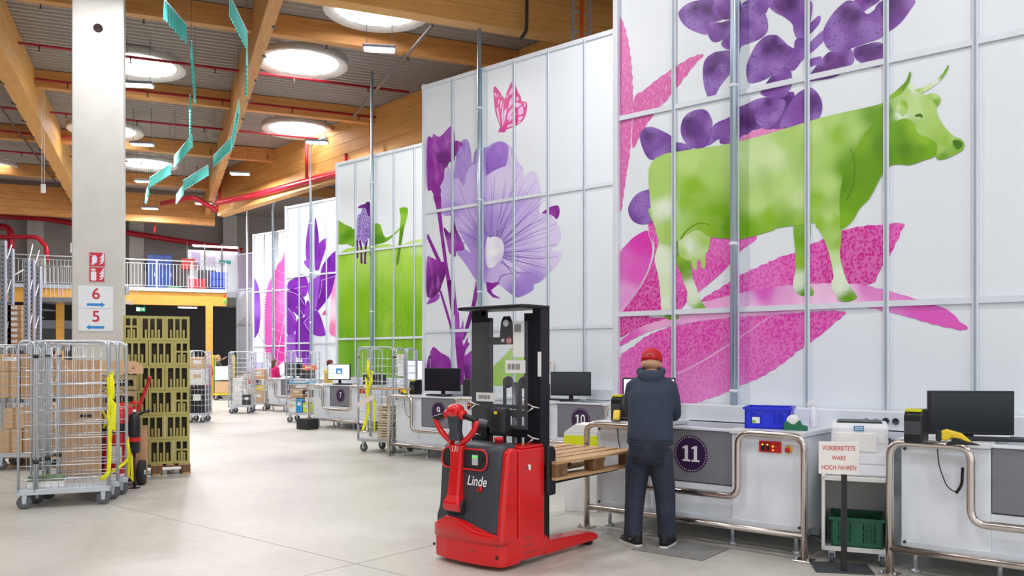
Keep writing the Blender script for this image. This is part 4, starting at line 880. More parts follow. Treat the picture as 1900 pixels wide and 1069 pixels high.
# stations 8, 7, 5, 3
p = onst('8', .6, .35); monitor((p.x,p.y,.975), math.radians(-12), 'monitor with white screen behind the mid roll cage', .52, .42, screen=LIT, lift=.12)
p = onst('8', 1.1, .62); monitor((p.x,p.y,.975), math.radians(-60), 'dark monitor turned aside behind the white screen', .5, .4, lift=.1)
p = onst('7', .72, .3); monitor((p.x,p.y,.975), math.radians(-18), 'monitor showing a blue window on the station with sign 7', .56, .36, screen=LIT, lift=.09, ui=True)
p = onst('7', 1.0, .2); keyboard((p.x,p.y,.975), A40, 'black keyboard under the lit monitor of station seven')
p = onst('7', 1.62, .55); speaker((p.x,p.y,.975), A40, 'wide black box on station seven behind the roll cage', (.42,.3,.22))
p = onst('5', .85, .4); monitor((p.x,p.y,.975), math.radians(-20), 'dark monitor before the woman in the pink top', .6, .4)
p = onst('5', 1.5, .4); speaker((p.x,p.y,.975), A40, 'black box on the far station by the petal wall', (.35,.3,.25))
p = onst('3', .5, .4); monitor((p.x,p.y,.975), math.radians(-10), 'far monitor with lilac screen beside the person in jeans', .6, .36, screen=emat('lilac_screen',(206,196,236),1.0))
# blue crate, dispenser, bottle on station 11
def grid_crate(name, label, loc, rz, size, m, nx, nz, group=None, full=.35):
    """crate with pierced walls: frame bars plus lattice"""
    t = thing(name, label, 'crate', loc, rz, group); x, y, z = size
    MB().box2((-x/2,-y/2,0), (x/2,y/2,.012)).build('floor', m, t)
    for ax in (0,1):
        for sg in (-1,1):
            mb = MB(); L = x if ax == 0 else y; off = sg*((y if ax == 0 else x)/2-.006)
            def bar(a0, a1, z0, z1):
                if ax == 0: mb.box2((a0,off-.006,z0), (a1,off+.006,z1))
                else: mb.box2((off-.006,a0,z0), (off+.006,a1,z1))
            bar(-L/2,L/2,z-.045,z); bar(-L/2,L/2,0,.035)
            bar(-L/2,-L/2+.05,.035,z-.045); bar(L/2-.05,L/2,.035,z-.045)
            bar(-L*.12,L*.12,.035,z-.045)
            for sd in (-1,1):
                a0 = L*.12 if sd > 0 else -L/2+.05; a1 = L/2-.05 if sd > 0 else -L*.12
                n = nx
                for k in range(1, n): c = a0+(a1-a0)*k/n; bar(c-.004,c+.004,.035,z-.045)
                for k in range(1, nz): c = .035+(z-.08)*k/nz; bar(a0,a1,c-.004,c+.004)
            mb.build('wall', m, t)
    mb = MB()
    for sg in (-1,1):
        mb.box2((-x/2-.014,sg*(y/2+.004)-.01,z-.02), (x/2+.014,sg*(y/2+.004)+.01,z)); mb.box2((sg*(x/2+.004)-.01,-y/2,z-.02), (sg*(x/2+.004)+.01,y/2,z))
    mb.build('rim', m, t); return t
p = onst('11', 1.585, .38); bc_ = grid_crate('blue_crate', 'bright blue pierced plastic crate on the station with sign 11', (p.x,p.y,.975), math.radians(-23), (.36,.34,.175), mat('plastic_blue',(14,40,214),.35), 7, 6)
lb = MB().box((-.09,-.176,.07), (.06,.003,.05)).build('label_card', PAPER, bc_); MB().box((-.105,-.179,.06), (.026,.002,.02)).build('green_mark', mat('mark_green',(120,190,40),.5), lb)
p = onst('11', 1.86, .24); td = thing('tape_dispenser', 'green tape dispenser with white roll beside the blue crate', 'tape dispenser', (p.x,p.y,.975), math.radians(-25))
GRN = mat('dispenser_green',(14,110,72),.35)
MB().prism([(-.09,0),(.09,0),(.09,.035),(.05,.045),(.03,.085),(-.005,.05),(-.03,.05),(-.07,.075),(-.09,.05)], 'y', -.03, .03).build('body', GRN, td, bevel=.005)
MB().lathe([(.022,-.015),(.05,-.015),(.05,.015),(.022,.015)], 20, (-.02,0,.075), 'y').build('tape_roll', PAPER, td)
p = onst('11', 1.86, .62); sb = thing('spray_bottle', 'white spray bottle beside the tape dispenser', 'bottle', (p.x,p.y,.975), math.radians(-25))
MB().lathe([(.03,0),(.033,.01),(.033,.12),(.016,.155),(.014,.175)], 16).build('body', mat('bottle_white',(236,240,246),.3), sb)
MB().prism([(-.05,.185),(.02,.175),(.03,.2),(.012,.225),(-.045,.215)], 'y', -.012, .012).build('nozzle', PAPER, sb, bevel=.004)
# sockets on the trunking
so = thing('power_socket', 'row of round sockets on the trunking above the printer', 'socket', SC(-2.2, CK(0)-.165, 1.045), A40)
for k in range(4): MB().lathe([(.001,0),(.026,0),(.026,-.008),(.018,-.008),(.017,-.002),(.001,-.002)], 16, (k*.075,0,0), 'y').build('outlet', (DGREY if k > 1 else ALU), so)
for nm, k, lab in (('a',0,'paper notices taped to the mallow wall beside the mast'),('b',2,'paper notices taped to the apple wall by the roll cage')):
    if nm == 'a': base = at(1023,683,11.0); base = Mural(1).uv(1020,690); q = SC(base[0]+SK(1), CK(1)-.04, base[1]); z0 = base[1]
    else: base = Mural(2).uv(745,672); q = SC(base[0]+SK(2), CK(2)-.04, base[1])
    nt_ = thing('wall_notice', lab, 'notice', q, A40, 'paper notices')
    MB().box((0,0,.05), (.2,.003,.24)).build('sheet', PAPER, nt_); MB().box((.02,-.004,-.18), (.19,.003,.26)).build('sheet', PAPER, nt_)
    MB().box((.0,-.006,.13), (.12,.002,.012)).build('headline', REDP, nt_)
    for k in range(5): MB().box((.0,-.006,.09-k*.03), (.15,.002,.004)).build('text_line', mat('print_grey',(140,140,140),.6), nt_)
# ---------- printer on the white trolley, sign
TR = SC(-2.14, 6.70); trz = math.radians(-22)
tr = thing('wooden_trolley', 'white painted wooden trolley on casters between the two stations', 'trolley', TR, trz)
WP = mat('white_painted_wood',(226,226,224),.6,var=.05,vscale=14,stretch=(1,1,.2))
tw, tdp, th = .47, .5, .70
for sx in (-1,1): MB().prism([(-tdp/2,.1),(tdp/2,.1),(tdp/2,th+.1),(-tdp/2+.12,th+.1),(-tdp/2,th-.04)], 'x', sx*tw/2-.012, sx*tw/2+.012).build('side_panel', WP, tr, bevel=.004, seg=1)
MB().box2((-tw/2,-tdp/2,.1), (tw/2,tdp/2,.13)).build('bottom_shelf', WP, tr); MB().box2((-tw/2,-tdp/2,th-.07), (tw/2,tdp/2,th-.045)).build('top_shelf', WP, tr)
MB().box2((-tw/2,tdp/2-.02,.1), (tw/2,tdp/2,th-.05)).build('back_panel', mat('trolley_back',(196,196,194),.7), tr)
for sx in (-1,1):
    for sy in (-1,1):
        ca = MB().lathe([(.012,-.016),(.04,-.016),(.04,.016),(.012,.016)], 14, (sx*(tw/2-.06),sy*(tdp/2-.06),.04), 'x').build('caster', RUBBER, tr); MB().box((sx*(tw/2-.06),sy*(tdp/2-.06),.07), (.05,.04,.06)).build('fork', ZINC, ca)
q = Matrix.Rotation(trz,3,'Z') @ Vector((.0,-.03,.13)); grid_crate('green_crate', 'dark green pierced crate inside the white trolley', TR+q, trz, (.36,.38,.22), mat('plastic_green',(14,92,62),.4), 8, 3)
pr = thing('printer', 'white office printer on the wooden trolley', 'printer', TR+Matrix.Rotation(trz,3,'Z') @ Vector((0.02,.03,th-.045)), trz)
PRW = mat('printer_white',(232,234,240),.4)
MB().prism([(-.19,.0),(.2,.0),(.2,.40),(-.12,.40),(-.19,.375)], 'x', -.2, .2).build('body', PRW, pr, bevel=.015)
MB().box2((-.16,-.12,.398), (.16,.15,.412)).build('paper_slot', BLACK, pr, bevel=.006)
MB().box2((-.17,-.2,.19), (.12,-.188,.33)).build('front_flap', PAPER, pr, bevel=.004)
for z in (.1,.015): MB().box2((-.19,-.2,z), (.19,-.19,z+.075)).build('paper_tray', PRW, pr, bevel=.005)
MB().box2((.13,-.197,.26), (.17,-.188,.31)).build('key_field', PAPER, pr)
MB().box2((-.04,-.196,.345), (.03,-.186,.385)).build('maker_badge', mat('badge_blue',(30,140,200),.4), pr)
text('ZZZ', .03, WTXT, pr, (-.005,-.1975,.365), name='badge_letters', bold=.001)
for k in range(5): MB().box2((.2,-.05+k*.02,.2), (.202,-.04+k*.02,.27)).build('vent', DGREY, pr)
sgp = atz(1566,1062,0); sg = thing('sign_stand', 'white sign on a black post reading VORBEREITETE WARE HOCH FAHREN', 'sign', (sgp.x,sgp.y,0), math.radians(-12))
MB().box2((-.018,-.018,0), (.018,.018,.80)).build('post', BLACK, sg)
MB().box((0,.1,.006), (.4,.3,.012)).build('base_plate', DGREY, sg)
bd = MB().box((-.04,-.026,.83), (.275,.012,.235)).build('board', mat('sign_board',(240,236,232),.5), sg, bevel=.002)
LR = mat('letter_red',(206,60,50),.6)
for i, ln in enumerate(('VORBEREITETE','WARE','HOCH FAHREN')): text(ln, .046, LR, bd, (-.04,-.0335,.90-i*.07), sx=.74, name='lettering')
# cables behind printer / near the monitor
tag(MB().tube([SC(-2.35,CK(0)-.18,1.04), SC(-2.28,CK(0)-.26,1.0), SC(-2.15,CK(0)-.24,.985), SC(-2.0,CK(0)-.22,.9)], .006, 6, fillet=.05).build('power_cable', CABLE), 'dark power cable plugged in behind the printer', 'cable')
mic = thing('microphone', 'small black microphone on a thin stem behind the label printer', 'microphone', onst('12', .12, .66), A40)
MB().tube([(0,0,0),(0,0,.2)], .004, 6).build('stem', CABLE, mic); MB().lathe([(.001,.19),(.022,.2),(.025,.22),(.015,.24),(.001,.245)], 12).build('capsule', BLACK, mic)
# mat on the floor, white carton with yellow band
mt = MB().box((0,0,.006), (.62,.5,.012)).build('floor_mat', mat('mat_grey',(136,136,134),.75), loc=Vector(atz(1262,1020,0))+Vector((0,0,.0)), rz=math.radians(-38), bevel=.004); tag(mt, 'thin grey mat on the floor behind the man', 'mat')
cbx = thing('white_carton', 'tall white carton with a yellow band left of station eleven', 'carton', atz(1085,945,0), math.radians(-20))
MB().box((0,0,.40), (.34,.34,.80)).build('body', mat('carton_white',(236,236,236),.6), cbx, bevel=.006); MB().prism([(-.17,.801),(.17,.801),(.12,.88),(-.06,.88)], 'y', -.17, .17).build('lid', mat('carton_white2',(240,240,240),.6), cbx)
MB().box((0,0,.70), (.346,.346,.14)).build('yellow_band', mat('band_yellow',(230,238,20),.6), cbx)

# ================================================================== RED STACKER
def worn_red():
    m = mat('stacker_red',(222,18,24),.28, coat=.4); nt = m.node_tree; b = nt.nodes['Principled BSDF']; L = nt.links.new
    m2 = bpy.data.materials.new('stacker_red_scuffed'); m2.use_nodes = True; nt = m2.node_tree; b = nt.nodes['Principled BSDF']; L = nt.links.new
    b.inputs['Roughness'].default_value = .32; b.inputs['Coat Weight'].default_value = .3
    tc = nt.nodes.new('ShaderNodeTexCoord'); mp = nt.nodes.new('ShaderNodeMapping'); mp.inputs['Scale'].default_value = (1.6,1.6,22)
    nz = nt.nodes.new('ShaderNodeTexNoise'); nz.inputs['Scale'].default_value = 3; nz.inputs['Detail'].default_value = 6
    r = nt.nodes.new('ShaderNodeMapRange'); r.inputs['From Min'].default_value = .6; r.inputs['From Max'].default_value = .7; r.inputs['To Max'].default_value = .75
    x = nt.nodes.new('ShaderNodeMix'); x.data_type = 'RGBA'; x.inputs['A'].default_value = (*lin((220,18,24)),1); x.inputs['B'].default_value = (*lin((120,60,56)),1)
    L(tc.outputs['Object'], mp.inputs[0]); L(mp.outputs[0], nz.inputs['Vector']); L(nz.outputs['Fac'], r.inputs['Value']); L(r.outputs[0], x.inputs['Factor']); L(x.outputs['Result'], b.inputs['Base Color'])
    return m, m2
SRED, SREDW = worn_red()
CHAR = mat('stacker_charcoal',(62,64,72),.45, var=.03); MAST = mat('mast_black',(26,28,36),.35, .2); DCH = mat('stacker_dark',(36,37,42),.5)
sk = thing('stacker', 'red and charcoal electric pallet stacker with black mast in the middle of the floor', 'stacker', SC(-4.30, 4.58), A40)
# local: x to the right along the front, y towards the wall; front at y = 0, width .72, depth .5
def xsec(y0, zb, zt, w, r=.06):
    return rrect(w, .5, r)
W2 = .36
# lower skirt
skirt = [(-W2+.01,.06),(-W2+.03,.02),(-.18,-.015),(0,-.025),(.18,-.015),(W2-.03,.02),(W2-.01,.06),(W2,.22),(-W2,.22)]
def ring(scale_x, y_off, z):
    return [(x*scale_x, y+y_off, z) for x, y in skirt]
MB().loft([ring(.99,.0,.03), ring(1.0,0.,.07), ring(1.0,0.,.2), ring(.995,.012,.22)], smooth=False).build('skirt', SREDW, sk, bevel=.012)
# front skirt upper edge rises towards the middle
cr_o = [(-.352,.09),(-.352,.06),(-.332,.022),(-.28,.006),(-.18,-.013),(-.09,-.02),(0,-.023),(.09,-.02),(.18,-.013),(.28,.006),(.332,.022),(.352,.06),(.352,.09)]
cr_x = [-.36,-.31,-.26,-.21,-.05,.02,.12,.36]; cr_z = [.285,.29,.325,.362,.357,.31,.272,.262]
def crest_ring(f, k): return [(x*k*1.015, y-.006+(1-k)*.1, .19+(float(np.interp(x, cr_x, cr_z))-.19)*f) for x, y in cr_o]+[(.33,.11,.19+.07*f),(-.33,.11,.19+.07*f)]
MB().loft([crest_ring(0,1.0), crest_ring(.6,1.0), crest_ring(.93,.997), crest_ring(1.0,.97)], smooth=True).build('skirt_crest', SREDW, sk)
# charcoal cowl leaning back, hollow at the foot
def cowl(z, yf, w, R_=.30): L_ = R_-w; return [(L_,yf+.06,z),(L_+.05,yf+.012,z),(-.12,yf,z),(.12,yf,z),(R_-.05,yf+.008,z),(R_,yf+.03,z),(R_,.25,z),(L_,.25,z)]
MB().loft([cowl(.22,.0,.655), cowl(.34,.004,.655), cowl(.41,.03,.652), cowl(.5,.036,.65), cowl(.75,.046,.643), cowl(.86,.056,.635), cowl(.895,.075,.62,.298), cowl(.91,.11,.59,.29)], smooth=True).build('cowl', CHAR, sk, bevel=.02)
# red right and left side posts with rounded top, then the rear cover
MB().prism([(-.005,.2),(.19,.2),(.19,.885),(.12,.89),(.075,.86),(.03,.5)], 'x', W2-.06, W2).build('side_post', SREDW, sk, bevel=.02)
MB().box2((-W2+.06,.19,.05), (W2-.06,.5,.84)).build('body_core', DCH, sk)
MB().box2((W2-.06,.196,.05), (W2,.505,.875)).build('side_cover', SREDW, sk, bevel=.012)
MB().box2((-W2+.01,.25,.05), (-W2+.07,.505,.875)).build('side_cover', SREDW, sk, bevel=.012)
MB().box2((-W2+.02,.2,.84), (W2-.061,.5,.885)).build('battery_lid', CHAR, sk, bevel=.015)
MB().box2((W2-.16,.22,.876), (W2-.01,.5,.896)).build('battery_lid_edge', SRED, sk, bevel=.008)
MB().lathe([(.03,0),(.03,.03),(.036,.032),(.036,.055),(.001,.06)], 14, (.16,.2,.90)).build('key_knob', RBTN, sk)
# instrument bay: red frame, recessed panel, display
pan = MB().prism(rrect(.46,.15,.06,5, -.045,.795), 'y', .040, .12).build('instrument_bay', DCH, sk)
MB().tube([(x,.038+.09*(z-.795),z) for x, z in rrect(.46,.15,.06,5,-.045,.795)], .008, 6, closed=True).build('bay_frame', SRED, sk)
MB().box2((.04,.032,.755), (.095,.041,.83)).build('battery_display', mat('display_pale',(196,200,204),.4), pan); MB().box2((.046,.03,.81), (.09,.0325,.825)).build('display_light', emat('display_green',(90,220,90),1.2), pan)
MB().box2((-.2,.034,.765), (-.15,.041,.82)).build('display', BLACK, pan)
MB().lathe([(.012,0),(.012,-.02)], 10, (.135,.04,.80), 'y').build('key_switch', BLACK, pan)
text('Linde', .105, WTXT, sk, (.085,.0335,.635), (PI/2-.04,0,0), bold=.0015, name='lettering', sx=.85, shear=.25)
MB().lathe([(.0,0),(.02,0),(.02,-.004)], 12, (.125,.032,.585), 'y').box2((.09,.028,.565), (.145,.034,.577)).build('red_emblem', RBTN, sk)
sk_t = sk
TX0 = len(BUILT)
# tiller: hinge, arm, head with loop
MB().lathe([(.06,-.09),(.06,.09)], 18, (.0,.06,.43), 'x').build('tiller_hinge', DCH, sk_t, bevel=.01)
def arm(y, z, w, d): return [(-w/2,y-d/2,z),(w/2,y-d/2,z),(w/2,y+d/2,z),(-w/2,y+d/2,z)]
tl = MB().loft([arm(.045,.40,.17,.10), arm(.03,.46,.16,.11), arm(.045,.52,.115,.08), arm(.06,.72,.11,.06), arm(.065,.84,.12,.055), arm(.06,.90,.16,.05)], smooth=False).build('tiller_arm', SRED, sk_t, bevel=.014)
text('131', .06, WTXT, tl, (0.0,.0315,.865), (PI/2,0,0), name='lettering', sx=.8, shear=.2)
MB().tube([(-.05,.06,.91),(-.13,.055,.96),(-.19,.05,1.02),(-.215,.04,1.09)], [.03,.028,.024,.018], 10, rb=.022, fillet=.03).tube([(.05,.06,.91),(.13,.055,.96),(.19,.05,1.02),(.215,.04,1.09)], [.03,.028,.024,.018], 10, rb=.022, fillet=.03).build('tiller_loop', SRED, sk_t)
MB().loft([arm(.05,.93,.12,.065), arm(.045,1.0,.085,.065), arm(.04,1.07,.10,.07), arm(.04,1.13,.11,.07)], smooth=False).build('tiller_neck', CHAR, sk_t, bevel=.012)
for sx in (-1,1):
    MB().tube([(sx*.05,.045,1.12),(sx*.13,.043,1.11),(sx*.218,.04,1.09)], [.019,.023,.02], 10).build('grip', BLACK, sk_t)
    MB().lathe([(.036,-.018),(.038,0),(.036,.018)], 14, (sx*.075,.04,1.125), 'x').build('drive_switch', RBTN, sk_t)
MB().lathe([(.05,-.05),(.056,-.02),(.056,.02),(.05,.05)], 16, (0,.045,1.15), 'x').build('tiller_cap', SRED, sk_t, bevel=.008)
for o in [b_ for b_ in BUILT[TX0:] if b_.parent == sk]: o.location.x -= .11; o.location.y -= .03
MX0 = len(BUILT)
# mast
y0 = .50
for sx in (-1,1):
    MB().prism([(sx*.28,y0),(sx*.36,y0),(sx*.36,y0+.11),(sx*.28,y0+.11),(sx*.28,y0+.085),(sx*.335,y0+.085),(sx*.335,y0+.025),(sx*.28,y0+.025)], 'z', .05, 1.93).build('mast_channel', MAST, sk)
    MB().box2((sx*.23-.03,y0+.03,.15), (sx*.23+.03,y0+.09,1.88)).build('inner_channel', MAST, sk, bevel=.006)
    MB().box2((-.35 if sx < 0 else .2,y0-.004,.845), (-.19 if sx < 0 else .36,y0+.002,1.9)).build('mast_shroud', MAST, sk)
MB().prism([(-.33,-.2),(.32,-.2),(.36,-.16),(.36,.12),(-.33,.12),(-.35,.0)], 'z', 1.93, 1.96).build('top_plate', MAST, sk, bevel=.01).location = (0,y0,0)
MB().box2((-.34,y0+.02,1.66), (.34,y0+.05,1.72)).build('crossbar', MAST, sk, bevel=.004)
MB().box2((-.34,y0+.02,.93), (.34,y0+.08,1.02)).build('crossbar', MAST, sk, bevel=.004); MB().box2((-.34,y0+.02,1.09), (.34,y0+.05,1.14)).build('crossbar', MAST, sk)
ey = MB(); ey.prism([(-.07,1.71),(.07,1.71),(.055,1.84),(.03,1.885),(-.03,1.885),(-.055,1.84)], 'y', y0+.012, y0+.03).build('lifting_eye', MAST, sk, bevel=.004)
MB().lathe([(.001,0),(.028,0),(.028,-.003),(.001,-.003)], 18, (0,y0+.01,1.83), 'y').build('eye_opening', PAPER, sk)
ns = MB().lathe([(.001,0),(.03,0),(.03,-.003),(.001,-.003)], 18, (.03,y0+.015,1.69), 'y').build('warning_disc', PAPER, sk); MB().lathe([(.022,-.003),(.03,-.003),(.03,-.005),(.022,-.005),(.022,-.003)], 18, (.03,y0+.015,1.69), 'y', cap=False).box((.03,y0+.0105,1.69), (.008,.002,.05)).build('prohibition_ring', RBTN, ns)
MB().box2((-.05,y0+.012,1.68), (-.02,y0+.016,1.705)).build('hook_pictogram', PAPER, sk)
# lift cylinder, chains with rollers
MB().lathe([(.03,.15),(.03,1.36)], 14, (.06,y0+.06,0)).build('lift_cylinder', mat('cylinder_grey',(120,120,128),.3,.6), sk)
for sx in (-.02,.14):
    MB().lathe([(.045,-.018),(.05,0),(.045,.018)], 16, (sx,y0+.06,1.36), 'x').build('chain_roller', MAST, sk)
    MB().box2((sx-.045,y0+.05,.3), (sx-.02,y0+.065,1.36)).build('lift_chain', mat('chain_dark',(66,62,62),.4,.6), sk)
MB().box2((.23,y0+.0,.4), (.25,y0+.015,1.86)).build('lift_chain', MATS['chain_dark'], sk)
# clear guard with clamps and labels
gm = mat('guard_clear',(214,220,226),.06, alpha=.05)
gp = MB().box2((-.33,y0-.05,1.0), (.27,y0-.044,1.84)).build('clear_guard', gm, sk)
for sx in (-1,1):
    for z in (1.17,.93):
        MB().tube([(sx*.30-.02,y0-.06,z+.03),(sx*.30+.03,y0-.06,z+.01),(sx*.30+.06,y0-.02,z)], .006, 6).tube([(sx*.30-.02,y0-.06,z-.03),(sx*.30+.03,y0-.06,z)], .006, 6).build('clamp', CHROME, sk)
MB().box2((-.31,y0-.03,1.155), (.3,y0-.02,1.185)).build('strap_bar', MAST, sk)
for x, z, a, b in ((.185,1.7,.11,.28),(.15,1.485,.2,.1),(-.16,1.24,.2,.07)):
    l = MB().box((x,y0-.053,z), (a,.004,b)).build('barcode_label', PAPER, sk)
    for k in range(9): MB().box((x-a*.35+k*a*.07,y0-.056,z+(b*.3 if b > .2 else 0)), (a*.025,.002,b*.22 if b > .2 else b*.45)).build('bar', BLACK, l)
MB().box2((.335,y0-.006,1.41), (.365,y0+.0,1.6)).build('warning_label', PAPER, sk)
# terminal box with scanner
MB().box2((.0,y0-.2,.95), (.15,y0-.09,1.17)).build('cable_box', DCH, sk, bevel=.03)
MB().box2((.06,y0-.204,1.12), (.09,y0-.199,1.14)).build('sticker', YEL, sk)
MB().lathe([(.022,-.06),(.03,.0),(.02,.06)], 12, (-.07,y0-.2,1.05), 'x').build('cable_gland', mat('gland_grey',(110,116,120),.5), sk)
for o in [b_ for b_ in BUILT[MX0:] if b_.parent == sk]: o.location.x -= .035
# legs under the pallet, front wheels, fork arms, fork carriage
for sx in (-1,1):
    MB().prism([(.5,.05),(.55,.2),(.62,.135),(1.17,.115),(1.25,.09),(1.28,.06),(1.25,.035),(.55,.03)], 'x', sx*.26-.075, sx*.26+.075).build('support_leg', SREDW, sk, bevel=.015)
    MB().lathe([(.012,-.05),(.038,-.05),(.038,.05),(.012,.05)], 16, (sx*.26,1.19,.038), 'x').build('load_wheel', DRUB, sk)
    MB().prism([(.56,.60),(.60,.55),(1.68,.565),(1.70,.575),(1.68,.59),(.62,.615)], 'x', sx*.19-.07, sx*.19+.07).build('fork', MAST, sk, bevel=.004)
MB().box2((-.33,y0+.09,.5), (.33,y0+.13,.78)).build('fork_carriage', MAST, sk, bevel=.01)
MB().prism([(y0+.0,.5),(y0+.1,.5),(y0+.1,.84),(y0+.07,.88),(y0+.0,.88)], 'x', .362, .40).build('carriage_side', MAST, sk, bevel=.015)
MB().lathe([(.02,-.04),(.11,-.04),(.11,.04),(.02,.04)], 20, (0,.2,.11), 'x').build('drive_wheel', DRUB, sk)
for x, z in ((.31,.105),(-.33,.12)): MB().lathe([(.012,0),(.012,-.004)], 10, (x,.005,z), 'y').build('bolt_hole', BLACK, sk)
MB().prism([(.0,.0),(.035,-.008),(.03,-.05),(.012,-.045)], 'x', W2, W2+.0015).build('torn_sticker', PAPER, sk).location = (0,.3,.76)

# ------------------------------------------------------------------ pallets
def pallet(loc, rz, label, L=1.2, W_=.8, top=PALLETW, block=PALLETD):
    """long axis local y; origin at floor centre"""
    t = thing('wooden_pallet', label, 'pallet', loc, rz, 'wooden pallets')
    for x in (-W_/2+.05,0,W_/2-.05):
        MB().box2((x-.05,-L/2,0), (x+.05,L/2,.022)).build('bottom_board', top, t)
        for y in (-L/2+.0725,0,L/2-.0725): MB().box2((x-(.07 if x == 0 else .05),y-.0725,.022), (x+(.07 if x == 0 else .05),y+.0725,.1)).build('block', block, t, bevel=.004, seg=1)
    for y in (-L/2+.0725,0,L/2-.0725): MB().box2((-W_/2,y-.0725,.1), (W_/2,y+.0725,.122)).build('cross_board', block, t)
    for i, (x, wd) in enumerate(((-.3275,.145),(-.16,.1),(0,.145),(.16,.1),(.3275,.145))): MB().box2((x*W_/.8-wd/2,-L/2,.122), (x*W_/.8+wd/2,L/2,.144)).build('deck_board', top, t, bevel=.002, seg=1)
    return t
pallet(SC(-4.255, 5.70, .617-.0), A40, 'empty wooden pallet raised on the forks of the red stacker', L=1.16)

# ================================================================== ROLL CAGES
def caster(t, x, y, r=.07, rot=0.):
    ca = MB().lathe([(.02,-.018),(r*.62,-.02),(r,-.016),(r,.016),(r*.62,.02),(.02,.018)], 18, (x,y,r), 'y' if abs(rot) < .5 else 'x').build('caster_wheel', RUBBER, t)
    MB().lathe([(.001,-.024),(.022,-.024),(.022,.024),(.001,.024)], 10, (x,y,r), 'y' if abs(rot) < .5 else 'x').build('hub', CHROME, ca)
    mb = MB()
    for sg in (-1,1):
        if abs(rot) < .5: mb.prism([(x-.025,r*2+.06),(x+.035,r*2+.06),(x+.015,r-.01),(x-.015,r-.01)], 'y', y+sg*.026-.002, y+sg*.026+.002)
        else: mb.prism([(y-.025,r*2+.06),(y+.035,r*2+.06),(y+.015,r-.01),(y-.015,r-.01)], 'x', x+sg*.026-.002, x+sg*.026+.002)
    mb.box((x,y,r*2+.062), (.09,.08,.008)).build('fork', ZINC, ca)
def hoop(a, b, z0, z1, r, fl=.09):
    a, b = Vector(a), Vector(b)
    return MB().tube([(a.x,a.y,z0),(a.x,a.y,z1),(b.x,b.y,z1),(b.x,b.y,z0)], r, 8, fillet=fl)
def wires(a, b, zs, nv, z0, z1, r=.0032):
    a, b = Vector((*a,0)), Vector((*b,0)); mb = MB()
    for z in zs: mb.tube([(a.x,a.y,z),(b.x,b.y,z)], r*1.3, 5)
    for k in range(1, nv+1):
        p = a.lerp(b, k/(nv+1)); mb.tube([(p.x,p.y,z0),(p.x,p.y,z1)], r*.8, 4)
    return mb
def roll_cage(label, loc, rz, w=.78, d=.62, h=1.73, group='roll cages', face=True, nv=9, sides=(1,1), zb=.2, wr=.0032):
    """origin at floor under the front left corner"""
    t = thing('roll_cage', label, 'roll cage', loc, rz, group)
    R = .0125
    MB().box2((-.01,-.01,zb-.02), (w+.01,d+.01,zb+.025)).build('base_frame', ZINC, t, bevel=.006)
    MB().box2((.02,.02,zb+.026), (w-.02,d-.02,zb+.034)).build('deck', mat('cage_deck',(214,216,222),.4,.3), t)
    for x in (.07,w-.07):
        for y in (.07,d-.07): caster(t, x, y)
    zs = [.42+.125*k for k in range(10)]
    if face:
        hoop((0,0),(w,0),zb,h,R).build('face_frame', ZINC, t); wires((0,0),(w,0),zs,nv,zb+.02,h,wr).build('face_wires', CHROME, t)
    for i, x in enumerate((0,w)):
        if sides[i]:
            hoop((x,.02),(x,d*.5),zb,h-.02,R,.08).build('side_frame', ZINC, t); hoop((x,d*.5+.02),(x,d),zb,h-.02,R,.08).build('side_frame', ZINC, t)
            wires((x,.02),(x,d),zs[::1],6,zb+.02,h-.04,wr).build('side_wires', CHROME, t)
    for x in (0,w):
        for z in (.46,h-.16): MB().lathe([(.019,-.014),(.019,.014)], 10, (x,.01,z)).build('clip', BLACK, t)
    return t
RZA = AG
def nested_cage(label, loc, nv):
    t = thing('roll_cage', label, 'roll cage', loc, RZA, 'nested roll cages at the left'); R = .0125; w, d, h, zb = .83, .27, 1.73, .17
    MB().box2((-.02,-.01,zb-.03), (w+.02,.035,zb+.03)).build('front_beam', ZINC, t, bevel=.006)
    MB().box2((-.02,d-.03,zb-.03), (w+.02,d,zb+.03)).build('rear_beam', ZINC, t, bevel=.006)
    MB().box2((.0,.03,zb+.03), (w,d-.01,zb+.04)).build('deck', mat('cage_deck',(214,216,222),.4,.3), t)
    for x in (.05,w-.05):
        for y in (.03,d-.03): caster(t, x, y)
    zs = [.30+.14*k for k in range(11)]
    hoop((0,0),(.145,0),zb,h,R,.07).build('wing_frame', ZINC, t); wires((0,0),(.145,0),zs,1,zb+.02,h-.03,.003).build('wing_wires', CHROME, t)
    hoop((.165,.004),(w,.004),zb,h,R*1.15).build('face_frame', ZINC, t)
    mb = MB()
    for z in zs: mb.tube([(.165,-.006,z),(w,-.006,z)], .0055, 6)
    for k in range(nv): x = .2+(w-.24)*(k+.5)/nv; mb.tube([(x,.002,zb+.02),(x,.002,h)], .0024, 4)
    mb.build('face_wires', CHROME, t)
    hoop((w,.02),(w,d),zb,h-.02,R,.08).build('side_frame', ZINC, t)
    for x in (.15,.165):
        for z in (.48,h-.16): MB().lathe([(.02,-.018),(.02,.018)], 10, (x,.0,z)).build('clip', BLACK, t)
    return t
NC0 = Vector((-5.05,8.6,0))
def nloc(k): return NC0+Matrix.Rotation(RZA,3,'Z') @ Vector((.075*k,.31*k,0))
nested_cage('front roll cage of the nested left group, nearest the lens', nloc(0), 9)
nested_cage('second of the nested roll cages at the left', nloc(1), 7)
nested_cage('rearmost of the nested roll cages at the left, by the fire extinguisher', nloc(2), 7)
tc_ = thing('tall_carton', 'tall brown carton with a hand hole standing in the roll cages', 'carton', NC0+Matrix.Rotation(RZA,3,'Z') @ Vector((.47,.99,.17)), RZA)
MB().box((0,0,.68), (.44,.16,1.36)).build('body', CARD, tc_, bevel=.004); MB().box((.225,0,.68), (.012,.162,1.36)).build('edge_strip', CARD2, tc_)
